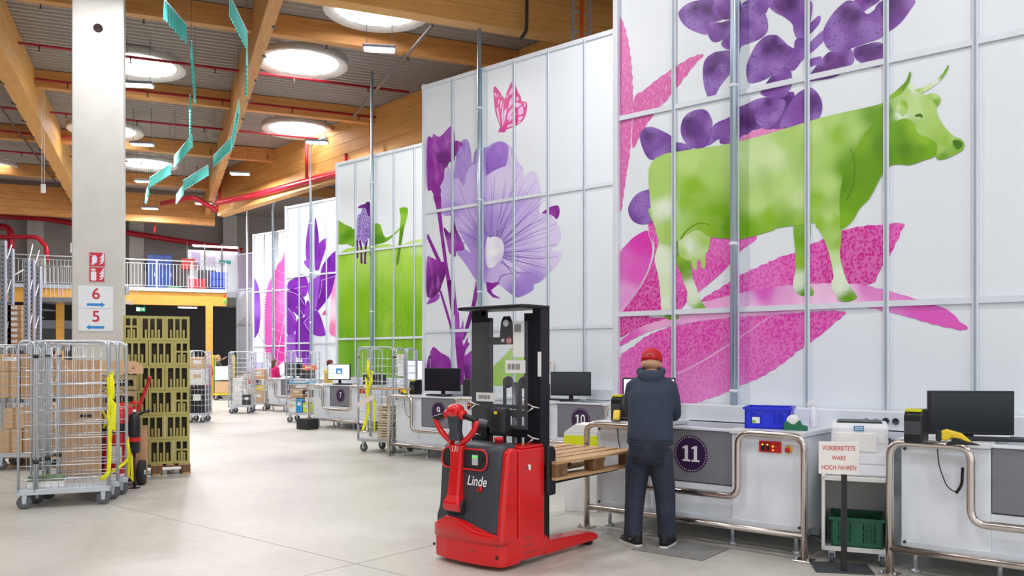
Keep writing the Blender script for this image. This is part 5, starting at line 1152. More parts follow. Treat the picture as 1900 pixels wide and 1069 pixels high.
for k, x in enumerate((.04,.07,.1,.13)): MB().lathe([(.001,0),(.018,0),(.018,-.003),(.001,-.003)], 10, (x,-.082,.72), 'y').build('hand_hole', BLACK, tc_)
# small tray with plants on the front cage
pt_ = thing('plant_tray', 'flat carton tray with printed greens on the front roll cage', 'tray', NC0+Matrix.Rotation(RZA,3,'Z') @ Vector((.24,.14,.212)), RZA)
MB().box((0,0,.03), (.34,.2,.06)).build('tray', mat('tray_white',(226,228,226),.6), pt_); MB().box((0,0,.085), (.33,.19,.05)).build('print_sleeve', mat('tray_green',(110,130,100),.6,var=.5,vscale=25), pt_)
# straps
def strap(label, pts, w=.03, loops=()):
    t = thing('yellow_strap', label, 'strap', (0,0,0), 0, 'yellow lashing straps')
    P = [Vector(p) for p in pts]
    MB().tube(P, .004, 6, rb=w/2, fillet=.04).build('webbing', YEL, t)
    for q in loops: MB().tube([Vector(p) for p in q], .004, 6, rb=w*.4, closed=True).build('loop', YEL, t)
    MB().box(P[0], (.03,.02,.04)).build('buckle', ZINC, t)
    return t
def sp_(x, y, d): return at(x, y, d)
strap('yellow strap bundle hanging on the right post of the front cage', [sp_(207,688,8.86),sp_(204,730,8.86),sp_(209,760,8.86),sp_(204,800,8.86),sp_(203,850,8.86),sp_(201,880,8.86),sp_(186,890,8.86)], .05, [[sp_(204,735,8.86),sp_(213,750,8.86),sp_(212,800,8.86),sp_(203,790,8.86)],[sp_(202,760,8.86),sp_(208,790,8.86),sp_(205,820,8.86)],[sp_(201,700,8.86),sp_(209,705,8.86),sp_(210,740,8.86),sp_(202,735,8.86)]])
strap('yellow strap draped between the rear cage posts', [sp_(236,812,9.5),sp_(240,850,9.45),sp_(228,862,9.42),sp_(205,878,9.3)], .04, [[sp_(241,830,9.44),sp_(238,880,9.44),sp_(246,893,9.44),sp_(244,850,9.44)]])
strap('yellow strap slung over the red extinguisher', [sp_(178,775,9.98),sp_(190,762,9.95),sp_(198,778,9.95),sp_(192,795,9.95)], .04)
# cage with cartons behind, at the left edge
cgl = at(8,860,11.8); cg = roll_cage('roll cage loaded with brown cartons at the left edge', (-7.15,11.6,0), math.radians(4), w=.62, d=.6, nv=4, group='nested roll cages at the left')
for i, (x, y, z, sx, sz, l) in enumerate(((.17,.3,.235,.3,.33,'bottom left'),(.47,.3,.235,.26,.3,'bottom right'),(.2,.3,.57,.27,.28,'crumpled middle left'),(.47,.3,.54,.24,.34,'middle right'),(.16,.3,1.0,.26,.36,'upper left'),(.45,.3,.98,.28,.38,'upper right'),(.16,.3,1.37,.27,.24,'top left, with white label,'),(.45,.3,1.37,.27,.24,'top right'))):
    c = Vector((-7.15,11.6,0))+Matrix.Rotation(math.radians(4),3,'Z') @ Vector((x,y,z))
    b = thing('carton', '%s brown carton in the left roll cage' % l, 'carton', c, math.radians(4+(5 if i == 2 else 0)), 'cartons in the left roll cage')
    MB().box((0,0,sz/2), (sx,.4,sz)).build('box', CARD if i % 2 else CARD2, b, bevel=.004); MB().box((0,0,sz/2), (.04,.402,sz+.002)).build('tape', mat('tape_brown',(176,138,100),.4), b)
    if i == 6: MB().box((0,-.203,sz*.7), (.2,.003,.05)).build('label', PAPER, b)
pallet(atz(30,884,0)+Vector((-.3,1.3,0)), math.radians(80), 'low wooden pallet on the floor at the left edge')
# ================================================================== OLIVE CRATES
OLV = mat('crate_olive',(180,170,98),.5,var=.05)
def frame_face(mb, x0, x1, y, z0, z1, nb, th=.016, short=False):
    """one pierced crate face at plane y: frame, upright bars, half-height posts"""
    f = .034
    mb.box2((x0,y-th/2,z0), (x1,y+th/2,z0+f)); mb.box2((x0,y-th/2,z1-f), (x1,y+th/2,z1)); mb.box2((x0,y-th/2,z0+f), (x0+f,y+th/2,z1-f)); mb.box2((x1-f,y-th/2,z0+f), (x1,y+th/2,z1-f))
    for k in range(1, nb):
        c = x0+f+(x1-x0-2*f)*k/nb; mb.box2((c-.012,y-th/2,z0+f), (c+.012,y+th/2,z1-f))
    if short: mb.box2((x0+f,y-th/2,z0+(z1-z0)*.52), (x1-f,y+th/2,z0+(z1-z0)*.6))
    for k in range(nb):
        c = x0+f+(x1-x0-2*f)*(k+.5)/nb; mb.box2((c-.014,y+.02,z0+f), (c+.014,y+.03,z0+(z1-z0)*.45))
BOTT = mat('dark_bottle',(34,30,24),.15)
def make_crate(kind):
    L, D, H = (.305,.27,.325) if kind == 'long' else (.198,.33,.325)
    t = thing('olive_crate', 'x', 'crate', (0,0,0), 0)
    mb = MB(); frame_face(mb, -L/2, L/2, -D/2+.008, 0, H, 3 if kind == 'long' else 2, short=(kind != 'long')); mb.build('front_wall', OLV, t)
    MB().box2((-L/2+.012,D/2-.03,.015), (L/2-.012,D/2-.01,H)).build('back_wall', OLV, t)
    MB().box2((-L/2+.02,-D/2+.1,.016), (L/2-.02,D/2-.032,H*.93)).build('shade_fill', mat('crate_shade_fill',(58,48,34),.6,var=.5,vscale=18), t)  # dark block of goods, added so its colour makes the crate openings look shaded
    for s_ in (-1,1): MB().box2((s_*(L/2-.006)-.006,-D/2+.017,0), (s_*(L/2-.006)+.006,D/2,H)).build('side_wall', OLV, t)
    MB().box2((-L/2+.012,-D/2+.017,0), (L/2-.012,D/2,.015)).build('floor', OLV, t)
    return t, L
PRC = at(352,878,11.3); PRC.z = 0; crz = AG
Rc = Matrix.Rotation(crz,3,'Z')
pallet(PRC+Rc @ Vector((-.41,.40,0)), crz, 'wooden pallet under the olive crate stack', L=.8, W_=.84)
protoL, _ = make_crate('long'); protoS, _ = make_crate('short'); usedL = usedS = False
rows = [('short' if r % 2 == 0 else 'long') for r in range(6)]
nth = ['bottom','second','third','fourth','fifth','top']
for r in range(6):
    seq = ('S','L','L') if r % 2 == 0 else ('L','L','S')
    x = 0.0
    for i, kd in enumerate(seq):
        L = .305 if kd == 'L' else .198
        pos = PRC+Rc @ Vector((x-L/2,.0+(.135 if kd == 'L' else .165),.145+r*.328))
        x -= L+.004
        if kd == 'L': src = protoL; first = not usedL; usedL = True
        else: src = protoS; first = not usedS; usedS = True
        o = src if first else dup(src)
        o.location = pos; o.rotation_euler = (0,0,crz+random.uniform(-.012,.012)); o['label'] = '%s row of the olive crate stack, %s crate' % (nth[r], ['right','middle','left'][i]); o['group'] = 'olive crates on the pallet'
# ---- tan crates and tray left of the stack
for k in range(3):
    t = thing('tan_crate', ['lowest','middle','upper'][k]+' tan crate left of the olive stack', 'crate', (-4.98,10.66,.74+.205*k), crz, 'tan crates by the column')
    mb = MB(); TAN = mat('crate_tan',(176,158,112),.6)
    mb.box2((-.2,-.15,0), (.2,.15,.012)); mb.build('floor', TAN, t)
    MB().box2((-.2,-.15,0), (.2,-.138,.05)).build('lower_board', TAN, t); MB().box2((-.2,-.15,.13), (.2,-.138,.19)).build('upper_board', TAN, t)
    for x in (-.19,.19): MB().box2((x-.015,-.155,0), (x+.015,.15,.19)).build('side', TAN, t)
    for q in range(5): MB().lathe([(.025,0),(.03,.02),(.028,.09),(.012,.12),(.012,.14)], 8, (-.13+q*.065,-.05,.012)).build('jar', mat('jar_dark',(60,62,52),.2), t)
t = thing('stool_crates', 'plain wooden plinth carrying the tan crates', 'plinth', (-4.98,10.66,0), crz); MB().box2((-.2,-.15,0), (.2,.15,.73)).build('body', mat('plinth_dark',(70,64,56),.7), t)
t = thing('carton_tray', 'cut open brown carton tray on top of the tan crates', 'carton', (-4.96,10.66,1.355), crz)
MB().prism([(-.24,0),(.26,0),(.26,.09),(.17,.16),(-.24,.16)], 'y', -.165, -.155).build('front', CARD2, t); MB().prism([(-.24,0),(.26,0),(.26,.09),(.17,.16),(-.24,.16)], 'y', .155, .165).build('back', CARD2, t)
MB().box2((-.24,-.155,0), (.26,.155,.012)).build('floor', CARD2, t); MB().box2((-.245,-.155,0), (-.235,.155,.16)).build('end', CARD2, t)
MB().lathe([(.001,0),(.02,0),(.02,-.003)], 10, (.15,-.166,.08), 'y').build('round_stamp', CARD, t)
cs = MB().box((0,0,.36), (.17,.02,.72)).build('card_sheet', CARD, loc=at(260,892,10.38)*1, rz=crz, bevel=.002); cs.location.z = 0; tag(cs, 'brown cardboard sheet standing against the olive crates', 'cardboard')
# ================================================================== FIRE EXTINGUISHERS
FR = mat('extinguisher_red',(196,16,28),.25,coat=.4)
fx = thing('wheeled_extinguisher', 'large red wheeled fire extinguisher behind the nested cages', 'fire extinguisher', (-4.76,10.18,0), math.radians(10))
MB().lathe([(.10,.08),(.17,.12),(.175,.2),(.175,.86),(.16,.95),(.10,1.0),(.05,1.02)], 28).build('tank', FR, fx)
MB().lathe([(.18,.66),(.182,.67),(.182,.76),(.18,.77)], 28, cap=False).build('black_band', BLACK, fx)
MB().box2((-.06,-.185,.3), (.08,-.17,.5)).build('label', mat('label_white',(226,222,220),.5), fx)
MB().tube([(.12,.05,.85),(.2,.05,.9),(.34,.03,1.28),(.36,.0,1.32),(.36,-.06,1.3)], .022, 8, fillet=.06).build('push_bar', FR, fx)
MB().tube([(.1,-.08,.86),(.2,-.1,.84),(.3,-.1,.9),(.38,-.1,.92)], .016, 8, fillet=.05).build('hose_lance', DCH, fx)
for sx in (-1,1): 
    wl = MB().lathe([(.03,-.03),(.10,-.034),(.15,-.03),(.15,.03),(.10,.034),(.03,.03)], 24, (sx*.24,.1,.15), 'x').build('wheel', DRUB, fx); MB().lathe([(.03,-.04),(.03,.04)], 12, (sx*.24,.1,.15), 'x').build('hub', ZINC, wl)
MB().tube([(-.22,.1,.15),(.22,.1,.15)], .014, 8).build('axle', ZINC, fx)
MB().tube([(-.1,-.1,.95),(-.2,-.16,.8),(-.18,-.18,.6),(-.1,-.19,.56)], .014, 8, fillet=.08).build('hose', BLACK, fx)
MB().lathe([(.03,1.02),(.03,1.07),(.045,1.08),(.045,1.1)], 12).build('valve', DCH, fx)
f2 = thing('extinguisher', 'smaller red extinguisher with white writing left of the wheeled one', 'fire extinguisher', (-5.10,10.12,.35), 0)
MB().lathe([(.08,0),(.11,.02),(.115,.06),(.115,.5),(.08,.57),(.03,.6)], 20).build('tank', FR, f2); MB().box2((-.06,-.12,.2), (.06,-.108,.44)).build('label', MATS['label_white'], f2); MB().tube([(0,0,.58),(-.05,-.02,.64),(-.1,-.02,.62)], .015, 8).build('handle', BLACK, f2)
MB().box2((-.08,-.06,-.34), (.08,.06,0)).build('stand', DCH, f2)
f3 = thing('gas_cylinder', 'slim black gas cylinder with red collar before the cardboard sheet', 'gas cylinder', (-4.50,10.02,.42), 0)
MB().lathe([(.05,0),(.066,.02),(.066,.4),(.05,.46),(.02,.49)], 18).build('cylinder', mat('cylinder_black',(22,24,28),.3), f3); MB().lathe([(.068,.14),(.068,.19)], 18, cap=False).build('red_collar', RBTN, f3)
MB().lathe([(.022,.48),(.022,.52)], 10).build('neck', CHROME, f3); MB().tube([(-.06,0,.6),(.06,0,.6)], .012, 8).tube([(0,0,.52),(0,0,.64)], .012, 8).build('hand_wheel', RBTN, f3)
MB().tube([(0,0,-.42),(0,0,0)], .014, 8).box((0,0,-.415), (.1,.1,.01)).build('bracket', DCH, f3)
# ================================================================== COLUMN AND SIGNS
cp0 = at(182,700,12.94); col = thing('column', 'square concrete column with signs, left of the middle', 'column', (cp0.x,cp0.y,0), AG, None, 'structure')
MB().box2((-.36,0,0), (.36,.72,8.2)).build('shaft', CONC, col, bevel=.02)
MB().lathe([(.001,0),(.068,0),(.068,-.004),(.001,-.004)], 22, (0,-.001,CH+(HZ-55)/F*13.0), 'y', smooth=False).build('round_hole', mat('hole_dark',(40,26,28),.9), col)
def zcol(y): return CH-(y-HZ)/F*12.94
def signplate(x0, x1, y0, y1, m, label, name='sign', cat='sign'):
    cx = ((x0+x1)/2-182)/F*11.6; w_ = (x1-x0)/F*11.6; h_ = (y1-y0)/F*12.94
    R_ = Matrix.Rotation(AG,3,'Z'); p = Vector((cp0.x,cp0.y,0))+R_ @ Vector((cx,-.006,zcol((y0+y1)/2)))
    t = thing(name, label, cat, p, AG, 'signs on the column'); MB().box((0,0,0), (w_,.008,h_)).build('plate', m, t); return t, w_, h_
SR = mat('sign_red',(204,30,58),.4); SB = mat('arrow_blue',(40,140,214),.5); SW = mat('sign_plate_white',(234,238,244),.4)
for num, y0, y1, lab in (('6',531,573,'white sign with red 6 and blue arrow right on the column'),('5',573,615,'white sign with red 5 and blue arrow left on the column')):
    t, w_, h_ = signplate(145,210,y0,y1-.6,SW,lab)
    text(num, .24, SR, t, (.005,-.0055,.045), bold=.003, name='numeral')
    a = [(-.12,-.02),(.08,-.02),(.08,-.04),(.13,0),(.08,.04),(.08,.02),(-.12,.02)]
    if num == '5': a = [(-u-.0,v) for u, v in a]
    MB().prism([(u,v-.115) for u, v in a], 'y', -.0058, -.0045).build('arrow', SB, t)
t, w_, h_ = signplate(166,194.5,469,494,SR,'red sign with wheeled extinguisher and flames on the column')
MB().prism([(-.06,-.06),(-.01,-.06),(.0,-.02),(.0,.03),(-.02,.06),(-.05,.06),(-.07,.03),(-.07,-.02)], 'y', -.0056, -.0045).build('pictogram', SW, t); MB().lathe([(.001,0),(.022,0),(.022,-.0016)], 12, (-.06,-.0042,-.07), 'y').build('pictogram_wheel', SW, t); MB().box((-.085,-.005,.06), (.04,.0015,.008)).build('pictogram_bar', SW, t)
for k in range(3): MB().prism([(.03,-.08+k*.045),(.075,-.06+k*.045),(.10,-.01+k*.045),(.09,.02+k*.045),(.07,-.02+k*.045)], 'y', -.0056, -.0045).build('flame', SW, t)
t, w_, h_ = signplate(166,193.5,496.5,522.5,SR,'red sign with hand extinguisher and flames on the column')
MB().prism(rrect(.075,.14,.015,3,-.045,-.025), 'y', -.0056, -.0045).build('pictogram', SW, t); MB().prism([(-.08,.06),(-.03,.05),(-.01,.075),(-.05,.09),(-.085,.08)], 'y', -.0056, -.0045).build('pictogram_handle', SW, t)
for k in range(3): MB().prism([(.03,-.09+k*.045),(.075,-.07+k*.045),(.10,-.02+k*.045),(.09,.01+k*.045),(.07,-.03+k*.045)], 'y', -.0056, -.0045).build('flame', SW, t)
gb = boxthing('junction_box', 'small grey junction box on the column edge', 'box', at(236,547,13.5), AG, (.06,.08,.14), ZINC); boxthing('sensor', 'white sensor strip on the column flank', 'sensor', at(132,470,12.82), AG, (.02,.06,.16), PAPER)
# ================================================================== RACK AT THE LEFT
rk = thing('pallet_rack', 'galvanised pallet rack uprights behind the nested cages', 'rack', (0,0,0), 0)
for x0, yt, d in ((7,447,17),(21,462,18),(50,480,17),(60,484,18),(72,495,19)):
    p = at(x0, yt, d); MB().box2((p.x-.05,p.y-.04,0), (p.x+.05,p.y+.04,p.z)).build('upright', ZINC, rk, bevel=.004, seg=1)
    mb = MB()
    for k in range(int((p.z-1.2)/.09)): mb.box((p.x,p.y-.041,1.2+k*.09), (.03,.004,.03))
    tag(mb.build('slot_row', DGREY, rk), kind='stuff')
for (xa, xb, da, db) in ((7,21,17,18),(50,60,17,18),(60,72,18,19)):
    for k in range(5):
        a = at(xa,665,da); b = at(xb,665,db); z = .5+k*.72
        MB().tube([(a.x,a.y,z),(b.x,b.y,z+.6)], .015, 6).build('brace', ZINC, rk)
for z in (1.72,): MB().box2((-12.5,17.3,z), (-9.6,17.36,z+.12)).build('beam', ZINC, rk); MB().box2((-12.5,18.2,z), (-9.6,18.26,z+.12)).build('beam', ZINC, rk); MB().box2((-12.4,17.36,z+.1), (-9.7,18.2,z+.12)).build('shelf', PALLETW, rk)
for i, (x, l) in enumerate(((34,'right'),(16,'left'))):
    p = at(x,632,17.75); b = thing('carton_stack', '%s brown carton column with white labels on the rack shelf' % l, 'carton', (p.x,p.y,1.845), 0, 'cartons on the rack')
    for k in range(7): 
        c = MB().box((0,0,.055+k*.118), (.3,.3,.114)).build('carton', CARD, b, bevel=.004, seg=1); MB().box((0,-.152,.06+k*.118), (.13,.004,.06)).build('label', PAPER, c)
# spiral stair edge of the landing at the left
ls = thing('stair_landing', 'galvanised stair landing with railing left of the column', 'stairs', (0,0,0), 0)
MB().box2((-17.0,29.6,3.55), (-14.2,31.5,3.7)).build('deck', ZINC, ls)
for k in range(20): x = -17.0+k*.145; MB().box2((x,29.6,3.7), (x+.018,29.62,4.75)).build('baluster', CHROME, ls)
MB().tube([(-17,29.6,4.78),(-14.2,29.6,4.78)], .025, 6).build('handrail', CHROME, ls)
MB().tube([(-19.2,29.6,3.6),(-18.2,29.6,4.1),(-17,29.6,4.78)], .025, 6, fillet=.3).build('stair_handrail', CHROME, ls)
for k in range(6): MB().box2((-19.4+k*.4,29.7,2.0+k*.26), (-19.0+k*.4,31.3,2.04+k*.26)).build('tread', ZINC, ls)
MB().box2((-17.0,29.7,0), (-16.9,29.8,3.55)).box2((-14.4,29.7,0), (-14.3,29.8,3.55)).build('support', ZINC, ls)
# black drain pipe at the back wall
tag(MB().tube([at(87,418,37), at(70,420,37), at(58,425,37), at(56,480,37), at(56,520,37)], .13, 10, fillet=.4).build('drain_pipe', DGREY), 'dark drain pipe bending down the back wall', 'pipe')
# ceiling tassel
ts = thing('pull_cord', 'long twin pull cord with white tag left of the column', 'cord', atz(80,350,5.5), 0)
for sx in (-.03,.03): MB().tube([(sx,0,.1),(sx,0,2.6)], .006, 5).build('cord', PAPER, ts)
MB().box((0,0,0), (.1,.02,.2)).build('tag', PAPER, ts)

# ================================================================== TEAL FABRIC STRIPS
TEAL = mat('teal_fabric',(92,200,190),.7,var=.12,vscale=3,stretch=(14,14,.3)); TZ, THH = 7.0, .3
for i, (x0, y0, x1, y1, lab) in enumerate(((306,0,347,47,'first teal fabric strip at the top, left row'),(355,75,362,165,'narrow teal strip edge-on below the first, left row'),(353,176,353,242,'thin teal strip edge-on in the middle, left row'),(323,290,356,250,'teal strip slanting up to the right, left row'),(277,330,318,303,'teal strip before the lowest skylight, left row'),(276,342,270,362,'last narrow teal strip, left row'),
        (428,-5,459,60,'first teal fabric strip at the top, right row'),(458,88,456,150,'narrow teal strip before the girder, right row'),(443,185,431,250,'thin teal strip crossing the girder edge, right row'),(396,289,430,254,'wide teal strip before the girder foot, right row'),(340,335,386,306,'wide teal strip low in the right row'),(327,362,340,343,'last narrow teal strip, right row'))):
    a, b = atz(x0,y0,TZ), atz(x1,y1,TZ); L = (b-a).length; ang = math.atan2(b.y-a.y, b.x-a.x)
    t = thing('fabric_strip', lab, 'fabric strip', (a.x,a.y,TZ), ang, 'teal fabric strips under the roof')
    MB().tube([(0,0,0),(L,0,0)], .012, 6).build('rod', ALU, t)
    n = max(10, int(L/.06)); top = []; bot = []
    for k in range(n+1): xx = L*k/n; yy = .012*(-1)**k; top.append((xx,yy,-.01)); bot.append((xx,yy*1.8,-THH-.012*math.sin(k*1.7)))
    mb = MB(); mb.add(top+bot, [(k,k+1,n+2+k,n+1+k) for k in range(n)]); mb.build('cloth', TEAL, t, thick=.004)
    for xx in (.06*L,.94*L): MB().tube([(xx,0,0),(xx,0,Z_DECK-TZ)], .004, 4).build('wire', MATS['wire_steel'], t)

# ================================================================== PEOPLE
SKIN = mat('skin',(226,172,146),.5,var=.05); HAIRB = mat('hair_brown',(84,56,40),.7,var=.2,vscale=40); HAIRR = mat('hair_red_brown',(96,36,34),.7,var=.2,vscale=40); HAIRL = mat('hair_fair',(188,150,104),.7,var=.2,vscale=40)
def ell(cx, cy, z, rx, ry, n=16, tilt=0.): return [(cx+rx*math.cos(2*PI*k/n), cy+ry*math.sin(2*PI*k/n), z+tilt*math.sin(2*PI*k/n)) for k in range(n)]
def remesh(o, v, smooth=4, rel=.5):
    r = o.modifiers.new('skin', 'REMESH'); r.mode = 'VOXEL'; r.voxel_size = v; r.use_smooth_shade = True
    s_ = o.modifiers.new('smooth', 'SMOOTH'); s_.iterations = smooth; s_.factor = rel; return o
def head(mb, c, yaw=0., s=1.):
    cx, cy, cz = c                                     # centre of the skull; looks along +y turned by yaw
    Mh = Matrix.Translation(c) @ Matrix.Rotation(yaw, 4, 'Z') @ Matrix.Scale(s, 4)
    mb.loft([[Mh @ Vector(p) for p in ell(0,y_,z,rx,ry)] for z, rx, ry, y_ in ((-.13,.03,.035,.045),(-.11,.052,.06,.03),(-.06,.066,.085,.012),(0,.076,.097,0),(.05,.076,.097,-.004),(.09,.058,.076,-.006),(.115,.02,.03,-.008))])
    mb.loft([[Mh @ Vector(p) for p in ell(0,.1,z,rx,ry,8)] for z, rx, ry in ((-.045,.016,.016),(-.035,.017,.022),(.01,.008,.006))])      # nose
    for sx in (-1,1): mb.loft([[Mh @ Vector(p) for p in ell(sx*.078,-.01,z,.01,.022,8)] for z in (-.035,0,.03)])                  # ears
    mb.loft([[Mh @ Vector(p) for p in ell(0,.085,z,.026,.014,8)] for z in (-.082,-.07)])                                         # lips
def hand(mb, w, d, up, side):
    """w wrist, d pointing dir, up back-of-hand normal; five fingers"""
    w, d, up = Vector(w), Vector(d).normalized(), Vector(up).normalized(); sd = d.cross(up).normalized()*side
    mb.tube([w-d*.02, w+d*.04, w+d*.09], [.024,.036,.036], 8, rb=.016)
    for k, l in enumerate((.068,.078,.072,.056)):
        b = w+d*.085+sd*(.027-.018*k); mb.tube([b, b+d*l*.5-up*.006, b+d*l*.85-up*.022, b+d*l-up*.034], [.0095,.009,.0085,.007], 6)
    b = w+d*.03+sd*.03; mb.tube([b, b+sd*.025+d*.025, b+sd*.035+d*.055-up*.01], [.0115,.0105,.009], 6)
def shoe(name, t, x, y, rz, m, sole):
    Mx = Matrix.Translation((x,y,0)) @ Matrix.Rotation(rz,4,'Z')
    def r_(z, k, dz=0): return [Mx @ Vector((px*k, py, z)) for px, py in ((-.035,-.10),(0,-.115),(.035,-.10),(.042,-.03),(.05,.08),(.04,.15),(0,.175),(-.04,.15),(-.05,.08),(-.042,-.03))]
    so_ = MB().loft([r_(0.0,.98), r_(.03,1.0)], smooth=False).build('sole', sole, t, bevel=.005)
    def up(z, k, f): return [Mx @ Vector((px*k, (py if py < 0 else py*f), z)) for px, py in ((-.035,-.10),(0,-.112),(.035,-.10),(.042,-.03),(.048,.08),(.04,.15),(0,.172),(-.04,.15),(-.048,.08),(-.042,-.03))]
    MB().loft([up(.03,1.0,1.0), up(.06,.95,.9), up(.09,.9,.55), up(.13,.85,.25)]).build(name, m, t)

# ---- man in the red cap
mp_ = SC(-3.575, 6.02); man = thing('person', 'man in red cap, dark hoodie and dark work trousers seen from behind at station eleven', 'person', mp_, math.radians(-17))
FL, FRt = (-.135,.0), (.135,.03)
sh_z, lean = 1.36, .13
body = MB()
head(body, (-.01,.20,1.515))
body.tube([(0,.12,1.36),(-.005,.155,1.42),(-.01,.18,1.47)], [.062,.056,.058], 10)
body.loft([ell(0,.0,.84,.15,.10), ell(0,.01,.95,.145,.10), ell(0,.05,1.1,.15,.11), ell(0,.1,1.28,.16,.11), ell(0,.12,1.37,.08,.07)])
for sx, fx_ in ((-1,FL),(1,FRt)):
    body.tube([(sx*.09,0,.86),(fx_[0]*.9,.04,.46),(fx_[0],fx_[1],.1),(fx_[0],fx_[1]-.02,.05)], [.085,.055,.04,.035], 10)
    el = (sx*.17,.24,1.10); wr = (sx*.13,.46,1.06)
    body.tube([(sx*.14,.11,1.33),(sx*.16,.15,1.22),el,wr], [.055,.048,.042,.028], 10)
    hand(body, wr, (-sx*.2,.9,-.12), (0,.1,1), -sx)
remesh(body.build('body', SKIN, man), .008, 3)
HOOD = mat('hoodie_navy',(52,62,80),.9,var=.1,vscale=6,bump=.6); TROU = mat('trousers_navy',(44,50,66),.85,var=.12,vscale=7,stretch=(1,1,2.5),bump=.8); SHIRT = mat('shirt_dark',(38,42,54),.9,var=.08)
h_ = MB()
h_.loft([ell(0,.02,.865,.185,.13,20), ell(0,.02,.90,.192,.14,20), ell(0,.025,.94,.19,.145,20), ell(0,.04,1.04,.185,.15,20), ell(0,.065,1.16,.188,.15,20), ell(-.005,.085,1.26,.19,.14,20), ell(-.005,.105,1.33,.17,.115,20), ell(-.005,.12,1.385,.13,.09,20), ell(-.005,.135,1.43,.075,.07,20)])
for sx in (-1,1):
    el = (sx*.178,.22,1.08); wr = (sx*.135,.44,1.06)
    h_.tube([(sx*.10,.1,1.335),(sx*.145,.11,1.305),(sx*.165,.13,1.22),(sx*.178,.17,1.14),el,(sx*.165,.3,1.06),wr], [.072,.074,.07,.063,.058,.05,.042], 14)
hd = h_.build('hoodie', HOOD, man); remesh(hd, .012, 5)
hb = MB(); hb.loft([ell(0,.02,.845,.187,.132,20), ell(0,.02,.875,.192,.14,20)]); hb.build('waistband', mat('hoodie_rib',(44,52,66),.95), man)
hq = MB()      # folded hood
for k in range(13):
    pass
ringpts = [Vector((-.005+.095*math.cos(a), .125+.075*math.sin(a), 1.445-.055*max(0,-math.sin(a)))) for a in [2*PI*k/20 for k in range(20)]]
hq.tube(ringpts, .032, 8, closed=True); hq.loft([ell(-.005,.05,1.335,.02,.015,12), ell(-.005,.04,1.36,.075,.03,12), ell(-.005,.045,1.40,.098,.04,12), ell(-.005,.06,1.44,.09,.04,12), ell(-.005,.075,1.455,.05,.03,12)])
remesh(hq.build('hood', HOOD, man), .009, 4)
t_ = MB()
t_.loft([ell(0,.0,.70,.15,.115,18), ell(0,.0,.76,.172,.13,18), ell(0,.01,.86,.178,.128,18), ell(0,.015,.9,.17,.12,18)])
for sx, fx_ in ((-1,FL),(1,FRt)):
    x_, y_ = fx_
    t_.tube([(sx*.088,0,.78),(sx*.092,.0,.70),(sx*.1+.0,.015,.6),(x_*.88,.03,.48),(x_*.92,.03,.4),(x_*.98,.012,.26),(x_,y_-.005,.15),(x_,y_-.01,.11),(x_,y_-.005,.085)], [.1,.102,.096,.09,.084,.078,.074,.08,.074], 14)
remesh(t_.build('trousers', TROU, man), .011, 3)
for sx in (-1,1): MB().box((sx*.085,-.118,.8), (.1,.012,.11)).build('back_pocket', SHIRT, man, bevel=.006)
MB().box((-.185,.02,.6), (.022,.13,.15)).build('cargo_pocket', TROU, man, bevel=.01)
sh = MB(); sh.loft([ell(0,.0,.685,.176,.135,20), ell(0,.0,.75,.178,.136,20), ell(0,.01,.86,.172,.128,20)], cap=False); sh.build('shirt_hem', SHIRT, man, thick=.004)
WS = mat('sole_white',(224,224,220),.6); SHB = mat('shoe_black',(22,24,26),.6)
shoe('shoe', man, FL[0]-.005, FL[1]+.01, math.radians(38), SHB, WS); shoe('shoe', man, FRt[0], FRt[1], math.radians(-10), SHB, WS)
CAPR = mat('cap_red',(190,14,30),.7,var=.06)
cpm = Matrix.Translation((-.01,.20,1.53)) @ Matrix.Rotation(math.radians(-18),4,'X')
cap = MB(); cap.loft([[cpm @ Vector(p) for p in ell(0,0,z,rx,ry,24)] for z, rx, ry in ((-.02,.088,.106),(.01,.091,.109),(.05,.087,.103),(.085,.064,.078),(.1,.035,.045),(.106,.006,.008))])
cap = cap.build('cap', CAPR, man)
MB().add([cpm @ Vector(p) for p in [(-.075,.08,.0),(-.05,.16,-.02),(0,.18,-.025),(.05,.16,-.02),(.075,.08,.0)]]+[cpm @ Vector(p) for p in [(-.075,.08,.008),(-.05,.16,-.012),(0,.18,-.017),(.05,.16,-.012),(.075,.08,.008)]], [(0,1,2,3,4),(9,8,7,6,5),(0,5,6,1),(1,6,7,2),(2,7,8,3),(3,8,9,4),(4,9,5,0)]).build('brim', CAPR, cap)
op = MB(); op.add([cpm @ Vector((.038*math.cos(a), -.0035-(.109-.0009*34*math.sin(a)*.12)*math.sqrt(1-(.038*math.cos(a)/.091)**2), .003+.032*math.sin(a))) for a in [PI*k/10 for k in range(11)]], [list(range(11))]); op.build('strap_opening', mat('cropped_hair',(150,122,98),.8), cap)
MB().tube([cpm @ Vector((-.06,-.094,-.005)), cpm @ Vector((0,-.115,-.008)), cpm @ Vector((.06,-.094,-.005))], .006, 6, rb=.009, fillet=.03).build('strap', CAPR, cap)
MB().loft([[Vector(p) for p in ell(-.01,.185,z,rx,ry)] for z, rx, ry in ((1.46,.066,.07),(1.49,.079,.095),(1.53,.081,.101))]).build('hair', mat('cropped_hair2',(196,150,122),.7), man)

